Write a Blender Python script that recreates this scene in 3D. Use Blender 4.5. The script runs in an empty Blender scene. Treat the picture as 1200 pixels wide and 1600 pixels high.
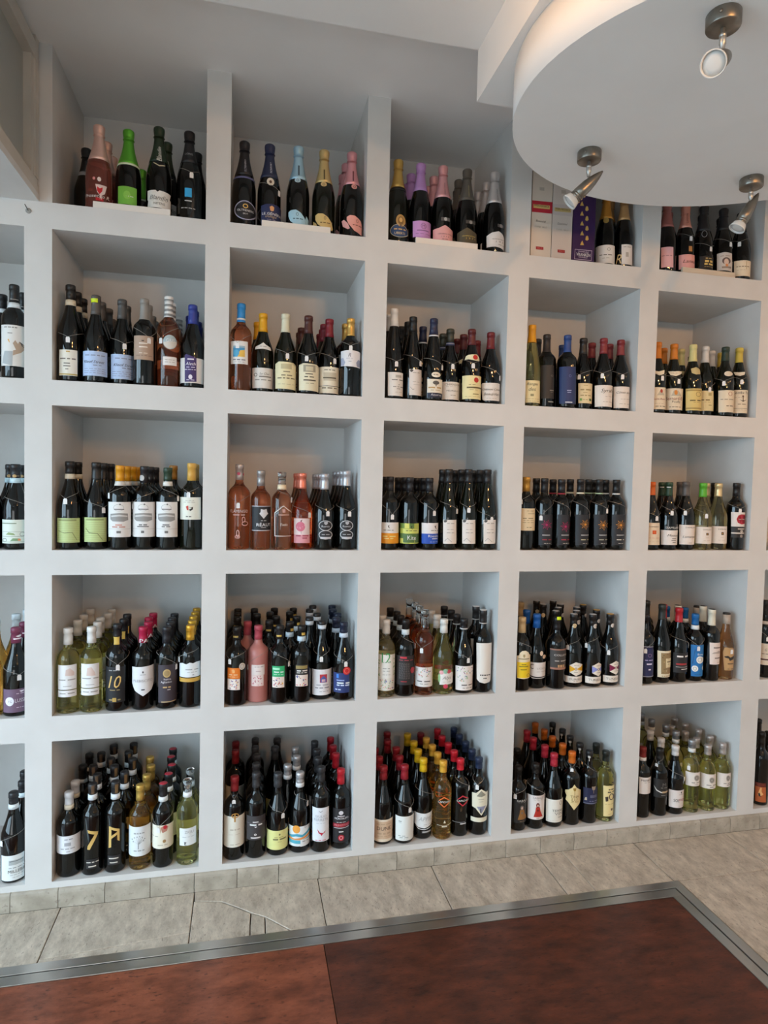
import bpy, bmesh, math, random
from mathutils import Vector, Matrix
random.seed(7)
SC = bpy.context.scene
COL = SC.collection
PI = math.pi

# ---------------------------------------------------------------- camera
F = 986.7                                     # focal length in pixels of the 1200x1600 frame
CAM = Vector((0.6479, -2.3786, 1.5279))
RX, RR, RZ = 0.04399, 0.02363, 0.21874        # pitch, roll, yaw
def _rot():
    c, s = math.cos, math.sin
    B = Matrix(((1, 0, 0), (0, 0, -1), (0, 1, 0)))
    Rz = Matrix(((c(RZ), -s(RZ), 0), (s(RZ), c(RZ), 0), (0, 0, 1)))
    Rx = Matrix(((1, 0, 0), (0, c(RX), -s(RX)), (0, s(RX), c(RX))))
    Rr = Matrix(((c(RR), -s(RR), 0), (s(RR), c(RR), 0), (0, 0, 1)))
    return Rr @ Rx @ B @ Rz                   # rows: right, down, forward
R3 = _rot()
cam_data = bpy.data.cameras.new('camera')
cam = bpy.data.objects.new('camera', cam_data); COL.objects.link(cam)
right, down, fwd = Vector(R3[0]), Vector(R3[1]), Vector(R3[2])
M = Matrix((right, -down, -fwd)).transposed().to_4x4(); M.translation = CAM
cam.matrix_world = M
cam_data.sensor_fit = 'VERTICAL'; cam_data.sensor_height = 32.0
cam_data.lens = F / 1600 * 32.0
cam_data.clip_start = 0.05
SC.camera = cam

# ---------------------------------------------------------------- world, daylight, exposure
SC.view_settings.view_transform = 'Standard'
SC.view_settings.look = 'None'
SC.view_settings.gamma = 1.0
SC.view_settings.use_curve_mapping = False
SC.view_settings.exposure = 0.37
SC.cycles.use_denoising = True
SC.cycles.max_bounces = 10
SC.cycles.transparent_max_bounces = 12
world = bpy.data.worlds.new('world'); SC.world = world; world.use_nodes = True
bg = world.node_tree.nodes['Background']
bg.inputs[0].default_value = (0.60, 0.83, 1.0, 1); bg.inputs[1].default_value = 6.9
def area(name, loc, target, sx, sy, power, color):
    l = bpy.data.lights.new(name, 'AREA'); l.shape = 'RECTANGLE'; l.size = sx; l.size_y = sy
    l.energy = power; l.color = color
    o = bpy.data.objects.new(name, l); COL.objects.link(o); o.location = loc
    o.rotation_euler = (Vector(target) - Vector(loc)).to_track_quat('-Z', 'Z').to_euler()
    return o
# daylight through the shop window in the left wall (window_1)
wp = area('window_portal', (-1.905, -2.275, 1.30), (5, -2.275, 1.30), 3.3, 2.2, 1, (1, 1, 1)); wp.data.cycles.is_portal = True   # guides sampling of the sky through window_1

# added frontal fill light, standing before the solid door_1 behind the camera
area('front_fill', (-0.35, -5.19, 1.25), (-0.35, 5, 3.6), 1.6, 2.1, 27, (0.96, 0.98, 1.0))
# ---------------------------------------------------------------- helpers
def lin(c): return c / 12.92 if c <= 0.04045 else ((c + 0.055) / 1.055) ** 2.4
def rgb(h, gain=1.0):
    return tuple(min(0.92, lin(int(h[i:i + 2], 16) / 255) * gain) for i in (0, 2, 4)) + (1,)
MATS = {}
def base_mat(name):
    m = bpy.data.materials.new(name); m.use_nodes = True
    return m, m.node_tree, m.node_tree.nodes['Principled BSDF']
def setp(p, **k):
    for n, v in k.items(): p.inputs[n.replace('_', ' ')].default_value = v
def paint(h, rough=0.55, metal=0.0, gain=1.3):
    key = (h, rough, metal, gain)
    if key not in MATS:
        m, nt, p = base_mat('paint_' + h)
        setp(p, Base_Color=rgb(h, gain), Roughness=rough, Metallic=metal)
        nz = nt.nodes.new('ShaderNodeTexNoise'); nz.inputs['Scale'].default_value = 140
        mx = nt.nodes.new('ShaderNodeMixRGB'); mx.blend_type = 'MULTIPLY'; mx.inputs[0].default_value = 0.10
        mx.inputs[1].default_value = rgb(h, gain)
        nt.links.new(nz.outputs['Fac'], mx.inputs[2]); nt.links.new(mx.outputs[0], p.inputs['Base Color'])
        MATS[key] = m
    return MATS[key]
def capmat(h):
    if h == 'clear': return glass('clear')
    if h[0] == 'm': return paint(h[1:], 0.38, 0.55, 1.5)
    return paint(h, 0.42, 0.0, 1.15)
GL = {'black': ((0.0020, 0.0022, 0.0020, 1), 0, 0.03), 'green': ((0.0045, 0.0055, 0.0025, 1), 0, 0.035),
      'white': ((0.86, 0.84, 0.45, 1), 0.97, 0.0), 'lime': ((0.86, 0.84, 0.36, 1), 0.97, 0.0), 'straw': ((0.90, 0.82, 0.48, 1), 0.97, 0.0),
      'amber': ((0.92, 0.60, 0.16, 1), 0.97, 0.0), 'rose': ((0.90, 0.33, 0.15, 1), 0.98, 0.0), 'pink': ((0.92, 0.43, 0.24, 1), 0.98, 0.0),
      'darkrose': ((0.42, 0.13, 0.10, 1), 0.7, 0.0), 'clear': ((0.95, 0.96, 0.96, 1), 1.0, 0.0), 'peach': ((0.92, 0.55, 0.26, 1), 0.96, 0.0)}
def glass(k):
    if ('g', k) not in MATS:
        if k == 'frost':
            m, nt, p = base_mat('glass_frosted_pink'); setp(p, Base_Color=(0.66, 0.25, 0.22, 1), Roughness=0.38, Transmission_Weight=0.25)
        else:
            c, t, r = GL[k]; m, nt, p = base_mat('glass_' + k)
            setp(p, Base_Color=c, Roughness=r, Transmission_Weight=t, IOR=1.5 if t == 0 else 1.42)
            nz = nt.nodes.new('ShaderNodeTexNoise'); nz.inputs['Scale'].default_value = 9
            bp = nt.nodes.new('ShaderNodeBump'); bp.inputs['Strength'].default_value = 0.015; bp.inputs['Distance'].default_value = 0.01
            nt.links.new(nz.outputs['Fac'], bp.inputs['Height']); nt.links.new(bp.outputs[0], p.inputs['Normal'])
        MATS[('g', k)] = m
    return MATS[('g', k)]
def noise_mat(name, c1, c2, scale, rough, stretch=(1, 1, 1), bump=0.1, detail=6, c3=None, objrand=False, metal=0.0, coat=0.0, turn=False, nr=0.5):
    m, nt, p = base_mat(name); N = nt.nodes; L = nt.links
    tc = N.new('ShaderNodeTexCoord'); mp = N.new('ShaderNodeMapping'); mp.inputs['Scale'].default_value = stretch
    L.new(tc.outputs['Object'], mp.inputs['Vector'])
    if objrand:
        oi = N.new('ShaderNodeObjectInfo'); ma = N.new('ShaderNodeVectorMath'); ma.operation = 'SCALE'
        ma.inputs[0].default_value = (37, 19, 11); L.new(oi.outputs['Random'], ma.inputs['Scale']); L.new(ma.outputs[0], mp.inputs['Location'])
        if turn:
            cx3 = N.new('ShaderNodeCombineXYZ'); m2 = N.new('ShaderNodeMath'); m2.operation = 'MULTIPLY_ADD'; m2.inputs[1].default_value = 2.4; m2.inputs[2].default_value = -1.0
            L.new(oi.outputs['Random'], m2.inputs[0]); L.new(m2.outputs[0], cx3.inputs[2]); L.new(cx3.outputs[0], mp.inputs['Rotation'])
    nz = N.new('ShaderNodeTexNoise'); nz.inputs['Scale'].default_value = scale; nz.inputs['Detail'].default_value = detail; nz.inputs['Roughness'].default_value = nr
    L.new(mp.outputs[0], nz.inputs['Vector'])
    cr = N.new('ShaderNodeValToRGB'); e = cr.color_ramp.elements
    e[0].position = 0.34; e[0].color = c1; e[1].position = 0.68; e[1].color = c2
    L.new(nz.outputs['Fac'], cr.inputs[0]); out = cr.outputs[0]
    if c3:
        n2 = N.new('ShaderNodeTexNoise'); n2.inputs['Scale'].default_value = scale * 5.5; n2.inputs['Detail'].default_value = 8
        L.new(mp.outputs[0], n2.inputs['Vector'])
        c2r = N.new('ShaderNodeValToRGB'); c2r.color_ramp.elements[0].position = 0.60; c2r.color_ramp.elements[1].position = 0.70
        c2r.color_ramp.elements[0].color = (0, 0, 0, 1); c2r.color_ramp.elements[1].color = (0.75, 0.75, 0.75, 1)
        L.new(n2.outputs['Fac'], c2r.inputs[0])
        mx = N.new('ShaderNodeMixRGB'); L.new(c2r.outputs[0], mx.inputs[0]); L.new(out, mx.inputs[1]); mx.inputs[2].default_value = c3; out = mx.outputs[0]
    L.new(out, p.inputs['Base Color'])
    setp(p, Roughness=rough, Metallic=metal, Coat_Weight=coat)
    if bump:
        b = N.new('ShaderNodeBump'); b.inputs['Strength'].default_value = bump; b.inputs['Distance'].default_value = 0.004
        L.new(nz.outputs['Fac'], b.inputs['Height']); L.new(b.outputs[0], p.inputs['Normal'])
    return m
PLASTER = noise_mat('white_plaster', (0.67, 0.66, 0.64, 1), (0.72, 0.71, 0.69, 1), 7, 0.75, bump=0.10)
CEIL = noise_mat('ceiling_paint', (0.88, 0.88, 0.875, 1), (0.91, 0.91, 0.905, 1), 5, 0.8, bump=0.08)
STONE = noise_mat('stone_tile', (0.38, 0.325, 0.26, 1), (0.74, 0.655, 0.54, 1), 24.0, 0.5, (1.0, 0.45, 1.0), 0.5, 15, (0.29, 0.24, 0.19, 1), True, turn=True, nr=0.74)
SKIRT = noise_mat('stone_skirting', (0.34, 0.30, 0.24, 1), (0.52, 0.47, 0.39, 1), 16, 0.5, (1, 1, 1), 0.15, 6, (0.27, 0.23, 0.19, 1), True)
GROUT = noise_mat('grout', (0.03, 0.025, 0.02, 1), (0.07, 0.06, 0.05, 1), 30, 0.9)
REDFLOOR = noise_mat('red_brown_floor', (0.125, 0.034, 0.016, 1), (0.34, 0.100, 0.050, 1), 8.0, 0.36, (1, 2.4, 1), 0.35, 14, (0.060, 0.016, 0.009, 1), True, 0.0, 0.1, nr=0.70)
SHADEDFLOOR = noise_mat('shaded_red_brown_floor', (0.038, 0.010, 0.005, 1), (0.145, 0.037, 0.016, 1), 8.0, 0.40, (1, 2.4, 1), 0.35, 14, (0.028, 0.007, 0.004, 1), True, 0.0, 0.0, nr=0.70)  # shaded copy of the red floor: dimmer light at right put into colour
STEEL = noise_mat('brushed_steel', (0.50, 0.485, 0.45, 1), (0.64, 0.625, 0.59, 1), 3, 0.30, (1, 1, 1), 0.0, 3, None, True, 0.95)
NICKEL = noise_mat('satin_nickel', (0.21, 0.19, 0.165, 1), (0.28, 0.26, 0.225, 1), 30, 0.34, (1, 1, 1), 0.02, 3, None, False, 0.95)
PINE = noise_mat('pale_wood', (0.62, 0.52, 0.40, 1), (0.72, 0.63, 0.50, 1), 12, 0.6, (1, 14, 14), 0.05)
FROSTGLASS, _nt, _p = base_mat('frosted_glass'); setp(_p, Base_Color=(0.55, 0.56, 0.52, 1), Roughness=0.42, Transmission_Weight=0.35)
PANE, _nt, _p = base_mat('window_pane'); setp(_p, Base_Color=(1, 1, 1, 1), Roughness=0.0, Transmission_Weight=1.0, IOR=1.02, Alpha=0.15)
LENSM, _nt, _p = base_mat('lamp_glass'); setp(_p, Base_Color=(0.86, 0.86, 0.84, 1), Roughness=0.25, Transmission_Weight=0.25)

def link(name, me, mats=None, parent=None):
    o = bpy.data.objects.new(name, me); COL.objects.link(o)
    if parent is not None: o.parent = parent
    if mats is not None and not me.materials:
        for m in (mats if isinstance(mats, list) else [mats]): me.materials.append(m)
    return o
def empty(name, loc):
    o = bpy.data.objects.new(name, None); COL.objects.link(o); o.location = loc; o.empty_display_size = 0.02; return o
def tag(o, label=None, cat=None, group=None, kind=None):
    if label: o['label'] = label
    if cat: o['category'] = cat
    if group: o['group'] = group
    if kind: o['kind'] = kind
    return o
def mesh_of(name, bm, smooth=False):
    me = bpy.data.meshes.new(name); bm.to_mesh(me); bm.free()
    if smooth: me.shade_smooth()
    return me
def box_bm(x0, x1, y0, y1, z0, z1, bev=0.0):
    bm = bmesh.new()
    vs = [bm.verts.new((x, y, z)) for x in (x0, x1) for y in (y0, y1) for z in (z0, z1)]
    for f in ((0, 1, 3, 2), (4, 6, 7, 5), (0, 4, 5, 1), (2, 3, 7, 6), (0, 2, 6, 4), (1, 5, 7, 3)): bm.faces.new([vs[i] for i in f])
    bmesh.ops.recalc_face_normals(bm, faces=bm.faces)
    if bev: bmesh.ops.bevel(bm, geom=bm.edges[:], offset=bev, segments=2, affect='EDGES', profile=0.5)
    return bm
def box(name, x0, x1, y0, y1, z0, z1, m, parent=None, bev=0.0):
    return link(name, mesh_of(name, box_bm(x0, x1, y0, y1, z0, z1, bev)), m, parent)
def prism(name, pts, z0, z1, m, parent=None, bev=0.0, smooth=False):
    bm = bmesh.new(); vs = [bm.verts.new((x, y, z0)) for x, y in pts]
    f = bm.faces.new(vs); r = bmesh.ops.extrude_face_region(bm, geom=[f])
    bmesh.ops.translate(bm, vec=(0, 0, z1 - z0), verts=[v for v in r['geom'] if isinstance(v, bmesh.types.BMVert)])
    bmesh.ops.recalc_face_normals(bm, faces=bm.faces)
    if bev: bmesh.ops.bevel(bm, geom=[e for e in bm.edges if all(abs(v.co.z - z1) < 1e-6 for v in e.verts)], offset=bev, segments=1, affect='EDGES')
    me = mesh_of(name, bm)
    if smooth:
        for p in me.polygons: p.use_smooth = abs(p.normal.z) < 0.5
    return link(name, me, m, parent)
def lathe_mesh(name, prof, n=24, smooth=True, close=True):
    vs, fs = [], []
    rows = []
    for z, r in prof:
        if r < 1e-6: rows.append([len(vs)]); vs.append((0, 0, z))
        else:
            rows.append(list(range(len(vs), len(vs) + n)))
            vs += [(r * math.sin(2 * PI * i / n), -r * math.cos(2 * PI * i / n), z) for i in range(n)]
    for a, b in zip(rows, rows[1:]):
        for i in range(n):
            j = (i + 1) % n
            if len(a) == 1 and len(b) == 1: continue
            if len(a) == 1: fs.append((a[0], b[j], b[i]))
            elif len(b) == 1: fs.append((a[i], a[j], b[0]))
            else: fs.append((a[i], a[j], b[j], b[i]))
    me = bpy.data.meshes.new(name); me.from_pydata(vs, [], fs); me.update()
    if smooth: me.shade_smooth()
    return me
def tube_mesh(name, pts, r, n=5, closed=False):
    vs, fs = [], []; k = len(pts); pts = [Vector(p) for p in pts]
    for i, p in enumerate(pts):
        t = (pts[(i + 1) % k] - pts[i - 1]) if (closed or 0 < i < k - 1) else ((pts[1] - pts[0]) if i == 0 else (pts[-1] - pts[-2]))
        t.normalize(); a = t.orthogonal().normalized() if abs(t.z) > 0.99 else t.cross(Vector((0, 0, 1))).normalized(); b = t.cross(a)
        vs += [p + (a * math.cos(2 * PI * j / n) + b * math.sin(2 * PI * j / n)) * r for j in range(n)]
    for i in range(k if closed else k - 1):
        for j in range(n):
            a, b = i * n, ((i + 1) % k) * n
            fs.append((a + j, a + (j + 1) % n, b + (j + 1) % n, b + j))
    me = bpy.data.meshes.new(name); me.from_pydata(vs, [], fs); me.update(); me.shade_smooth(); return me

# pixel of the photograph -> ray / point
RT = R3.transposed()
def ray(u, v): return RT @ Vector(((u - 600) / F, (v - 800) / F, 1.0))
def on_plane(u, v, ax, val):
    d = ray(u, v); return CAM + d * ((val - CAM[ax]) / d[ax])

# ---------------------------------------------------------------- room and shelving
ZS = 0.272
XS = [-0.0865, 0.0, 0.5016, 0.5861, 1.081, 1.1681, 1.6605, 1.7473, 2.2477, 2.3343, 2.8424, 2.9318]
ZZ = [z + ZS for z in (2.1815, 2.0942, 1.5862, 1.5, 1.0, 0.9132, 0.4142, 0.3248, -0.1828)]
DEP = 0.429
XL, XR = -0.60, 3.46
SOF, CEI, BEAM, DRUM = 2.703 + ZS, 2.60 + ZS, 2.445 + ZS, 2.30 + ZS
YF = -0.472
NICHE_X = [(XL, XS[0])] + [(XS[1 + 2 * i], XS[2 + 2 * i]) for i in range(5)] + [(XS[11], XR)]
NICHE_Z = [(ZZ[0], SOF)] + [(ZZ[2 + 2 * i], ZZ[1 + 2 * i]) for i in range(4)]

def struct(o): o['kind'] = 'structure'; return o
shelf = tag(empty('shelving_unit', (1.4, 0, 0)), 'white plastered built-in shelving grid filled with wine bottles', 'shelf')
def spart(name, x0, x1, y0, y1, z0, z1): return box(name, x0 - 1.4, x1 - 1.4, y0, y1, z0, z1, PLASTER, shelf)
hb = [(ZZ[1], ZZ[0]), (ZZ[3], ZZ[2]), (ZZ[5], ZZ[4]), (ZZ[7], ZZ[6]), (ZS - 0.205, ZZ[8])]
for z0, z1 in hb: spart('shelf_board', XL - 0.1, XR + 0.1, 0, DEP, z0, z1)
upx = [(XL - 0.1, XL)] + [(NICHE_X[i][1], NICHE_X[i + 1][0]) for i in range(6)] + [(XR, XR + 0.1)]
for r, (z0, z1) in enumerate(NICHE_Z):
    for a, b in upx:
        dy = 0.003 if r == 0 else 0
        spart('upright', a, b, dy, DEP, z0 + (0.0012 if r == 0 else 0), z1)
spart('back_panel', XL - 0.1, XR + 0.1, DEP, DEP + 0.03, 0, SOF)
spart('plinth', XL - 0.1, XR + 0.1, 0.012, DEP, 0, ZS - 0.205)

struct(box('wall_back', -1.9, 4.4, DEP + 0.03, DEP + 0.13, 0, 3.1, PLASTER))
WALLP = noise_mat('wall_paint', (0.74, 0.73, 0.72, 1), (0.80, 0.79, 0.78, 1), 4, 0.8, bump=0.05)
struct(box('wall_right', 4.3, 4.4, -5.3, DEP + 0.03, 0, 3.1, WALLP))
struct(box('wall_recess', XR + 0.1, 4.3, 0.0, DEP + 0.03, 0, SOF, WALLP))
struct(box('wall_alcove', -1.8, XL - 0.1, 0.0, DEP + 0.03, 0, SOF, WALLP))
# left wall with the shop window
wl = struct(empty('wall_left', (-1.8, 0, 0)))
for n, a in (('wall_panel', (-0.1, 0, -0.6, DEP + 0.03, 0, 3.1)), ('wall_panel', (-0.1, 0, -5.3, -3.95, 0, 3.1)), ('wall_panel', (-0.1, 0, -3.95, -0.6, 0, 0.2)), ('wall_panel', (-0.1, 0, -3.95, -0.6, 2.4, 3.1))):
    box(n, *a, WALLP, wl)
w1 = struct(empty('window_1', (-1.85, -2.35, 0.2)))
for y in (-1.6, -0.55, 0.55, 1.70): box('window_frame', -0.03, 0.03, y, y + 0.05, 0, 2.2, paint('8a8d8f', 0.4), w1)
for z in (0.0, 2.15): box('window_frame', -0.03, 0.03, -1.6, 1.75, z, z + 0.05, paint('8a8d8f', 0.4), w1)
# wall behind the camera with an unseen door set to suit the fill light
wf = struct(empty('wall_front', (0, -5.25, 0)))
for a in ((-1.8, -1.25, -0.05, 0.05, 0, 3.1), (0.55, 4.3, -0.05, 0.05, 0, 3.1), (-1.25, 0.55, -0.05, 0.05, 2.4, 3.1)): box('wall_panel', *a, WALLP, wf)
d1 = struct(empty('door_1', (-0.35, -5.25, 0)))
box('door_leaf', -0.84, 0.84, -0.02, 0.02, 0, 2.36, paint('b9b2a6', 0.5), d1)
for x in (-0.9, 0.84): box('door_frame', x, x + 0.06, -0.03, 0.03, 0, 2.4, paint('8a8d8f', 0.4), d1)

# ceilings, beam, bulkhead, drum
struct(box('ceiling_recess', -0.06, 4.3, YF, DEP + 0.03, SOF, SOF + 0.1, CEIL))
struct(box('ceiling_main', -0.06, 1.335, -5.3, YF, CEI, CEI + 0.2, CEIL))
struct(box('ceiling_beam', 1.335, 4.3, -5.3, YF, BEAM, BEAM + 0.35, CEIL))
bh = tag(empty('bulkhead', (-0.04, 0, 2.215 + ZS)), 'white framed glazed bulkhead panel at the upper left corner', 'bulkhead')
FR = noise_mat('bulkhead_paint', (0.56, 0.52, 0.46, 1), (0.62, 0.58, 0.52, 1), 6, 0.6, bump=0.05)
bz = SOF - (2.215 + ZS)
box('bottom_rail', -0.05, 0.0, -4.9, -0.002, -0.012, 0.012, FR, bh)
box('bottom_bead', -0.05, -0.004, -4.9, -0.004, 0.0155, 0.034, FR, bh)
box('top_rail', -0.05, 0.0, -4.9, -0.036, bz - 0.075, bz - 0.022, FR, bh)
box('corner_stile', -0.05, 0.0, -0.036, -0.004, 0.034, bz - 0.001, FR, bh)
box('inner_stile', -0.05, -0.006, -0.062, -0.036, 0.034, bz - 0.075, FR, bh)
box('top_fillet', -0.05, -0.012, -4.9, -0.036, bz - 0.022, bz - 0.001, FR, bh)
box('glass_panel', -0.040, -0.030, -4.9, -0.062, 0.034, bz - 0.075, FROSTGLASS, bh)
box('soffit_board', -0.16, 0.0, -4.9, 0.0, -0.034, -0.012, PLASTER, bh)
box('soffit_panel', -1.74, -0.16, -4.9, 0.0, -0.028, -0.008, PLASTER, bh)
box('back_panel', -0.30, -0.05, -4.9, -0.002, 0.03, bz, FR, bh)
struct(box('ceiling_left', -1.8, -0.06, -5.3, DEP + 0.03, SOF, SOF + 0.1, CEIL))
cx, cy, ea, eb = 2.0262, -0.8426, 0.6737, 0.5698
ang = math.atan2(0.1971, -0.9804)
el = []
for i in range(96):
    t = 2 * PI * i / 96; a, b = ea * math.cos(t), eb * math.sin(t)
    el.append((a * math.cos(ang) - b * math.sin(ang), a * math.sin(ang) + b * math.cos(ang)))
if sum(el[i][0] * el[(i + 1) % 96][1] - el[(i + 1) % 96][0] * el[i][1] for i in range(96)) < 0: el.reverse()
dr = struct(prism('ceiling_drum', el, 0, BEAM - DRUM, CEIL, smooth=True)); dr.location = (cx, cy, DRUM)

struct(box('ground', -16, -1.9, -18, 12, -0.25, -0.15, noise_mat('pavement', (0.22, 0.21, 0.20, 1), (0.30, 0.29, 0.27, 1), 3, 0.8)))
# floor: slab, stone tiles, steel edging, red-brown sheets
struct(box('floor', -1.8, 4.3, -5.3, DEP + 0.03, -0.05, -0.006, GROUT))
FL = bpy.data.objects['floor']
def tile(name, pts, m, z1=0.0, bev=0.0015):
    mx = sum(p[0] for p in pts) / len(pts); my = sum(p[1] for p in pts) / len(pts)
    if sum(pts[i][0] * pts[(i + 1) % len(pts)][1] - pts[(i + 1) % len(pts)][0] * pts[i][1] for i in range(len(pts))) < 0: pts = pts[::-1]
    o = prism(name, [(x - mx, y - my) for x, y in pts], -0.0055, z1, m, FL, bev); o.location = (mx, my, 0); return o
JX = [0.033 + 0.4565 * k for k in range(-4, 10)]
YT, YB, G = -0.0125, -0.278, 0.0015
for a, b in zip(JX, JX[1:]):
    if b > 4.4: continue
    if abs(a - 0.4895) < 0.01:
        c1 = [(a + G, -0.065), (0.585, -0.085), (0.640, -0.125), (0.690, -0.165), (0.687, -0.225), (0.686, YB)]
        tile('floor_tile', c1 + [(a + G, YB)], STONE)
        c2 = [(x + 0.0028, y + 0.0030) for x, y in c1[:-2]]
        tile('floor_tile', [(a + G, YT), (b - G, YT), (b - G, YB), (0.826, YB), (0.768, -0.219), (0.740, -0.192)] + c2[::-1], STONE, 0.0006)
        tile('floor_tile', [(0.6895, YB), (0.6905, -0.226), (0.694, -0.168), (0.738, -0.193), (0.737, YB)], STONE, -0.0004)
        tile('floor_tile', [(0.741, YB), (0.7415, -0.1955), (0.766, -0.220), (0.822, YB)], STONE, -0.0008)
    elif abs(a - 0.033) < 0.01:
        tile('floor_tile', [(a + G, YT), (b - G, YT), (b - G, -0.222), (a + 0.14, -0.252), (a + G, -0.262)], STONE)
        tile('floor_tile', [(b - G, -0.2235), (b - G, YB), (a + G, YB), (a + G, -0.2635), (a + 0.14, -0.2535)], STONE, -0.0003)
    elif abs(a - 1.859) < 0.01:
        tile('floor_tile', [(a + G, YT), (a + 0.115, YT), (a + 0.118, YB), (a + G, YB)], STONE)
        tile('floor_tile', [(a + 0.1163, YT), (a + 0.30, YT), (b - 0.03, YB), (a + 0.1193, YB)], STONE, 0.0004)
        tile('floor_tile', [(a + 0.3015, YT), (b - G, YT), (b - G, YB), (b - 0.0285, YB)], STONE)
    else: tile('floor_tile', [(a + G, YT), (b - G, YT), (b - G, YB), (a + G, YB)], STONE)
for i in range(11):
    y1 = -0.2815 - 0.4565 * i
    for a, b in ((2.334, 2.772), (2.772, 3.2285), (3.2285, 3.685), (3.685, 4.1415), (4.1415, 4.3)):
        tile('floor_tile', [(a + G, y1), (b - G, y1), (b - G, y1 - 0.452), (a + G, y1 - 0.452)], STONE)
for i in range(8):  # unseen floor behind the camera, tiled pale to bounce light onto the ceiling
    y1 = -1.9725 - 0.4565 * i
    for a in [-1.793 + 0.4565 * k for k in range(9)]:
        if y1 > -5.2: tile('floor_tile', [(a + G, y1), (a + 0.4565 - G, y1), (a + 0.4565 - G, y1 - 0.4535), (a + G, y1 - 0.4535)], STONE)
for i, (x0, x1, y0, y1) in enumerate(((-1.8, 2.330, -0.3175, -0.280), (-1.8, 2.287, -0.361, -0.3215), (2.2925, 2.330, -1.93, -0.3175), (2.2485, 2.287, -1.89, -0.361), (-1.8, 2.330, -1.97, -1.933), (-1.8, 2.2455, -1.93, -1.8905))):
    struct(box('trim_%d' % (i + 1), x0, x1, y0, y1, -0.006, 0.0025 if i % 2 == 0 else 0.0015, STEEL, None, 0.0008))
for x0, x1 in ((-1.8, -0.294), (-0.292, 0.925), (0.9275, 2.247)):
    tile('floor_sheet', [(x0, -0.3625), (x1, -0.3625), (x1, -1.889), (x0, -1.889)], SHADEDFLOOR if x0 > 0.9 else REDFLOOR, 0.0, 0.0008)
bm = bmesh.new()
pr = [(0, 0), (-0.012, 0), (-0.012, 0.052), (-0.0105, 0.060), (-0.006, 0.0655), (0, 0.067)]
a_ = [bm.verts.new((0, y, z)) for y, z in pr]; b_ = [bm.verts.new((0.1525, y, z)) for y, z in pr]
for i in range(6): bm.faces.new((a_[i], a_[(i + 1) % 6], b_[(i + 1) % 6], b_[i]))
bm.faces.new(a_[::-1]); bm.faces.new(b_); bmesh.ops.recalc_face_normals(bm, faces=bm.faces)
skm = mesh_of('skirting_tile', bm); skm.materials.append(SKIRT)
bb = struct(empty('baseboard_back', (0, 0, 0)))
for k in range(-5, 24):
    x = 0.0236 + 0.1545 * k
    if x + 0.15 > XR + 0.1: break
    o = link('skirting_tile', skm, None, bb); o.location = (x + 0.001, 0.0, 0)
# old wall plug with a nail, upper left
hk = tag(empty('wall_nail', on_plane(44.5, 329.5, 1, 0.0)), 'small nail in a grey wall plug, left upright below the bulkhead', 'nail')
o = link('plug', lathe_mesh('plug', [(0, 0), (0, 0.009), (0.002, 0.009), (0.003, 0.007), (0.003, 0)], 14), paint('8c8c88', 0.6), hk); o.rotation_euler = (PI / 2, 0, 0)
link('nail_shank', tube_mesh('nail', [(0, -0.002, 0), (-0.006, -0.018, 0.014)], 0.0014, 6), paint('55524e', 0.4, 0.6), hk)

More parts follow.
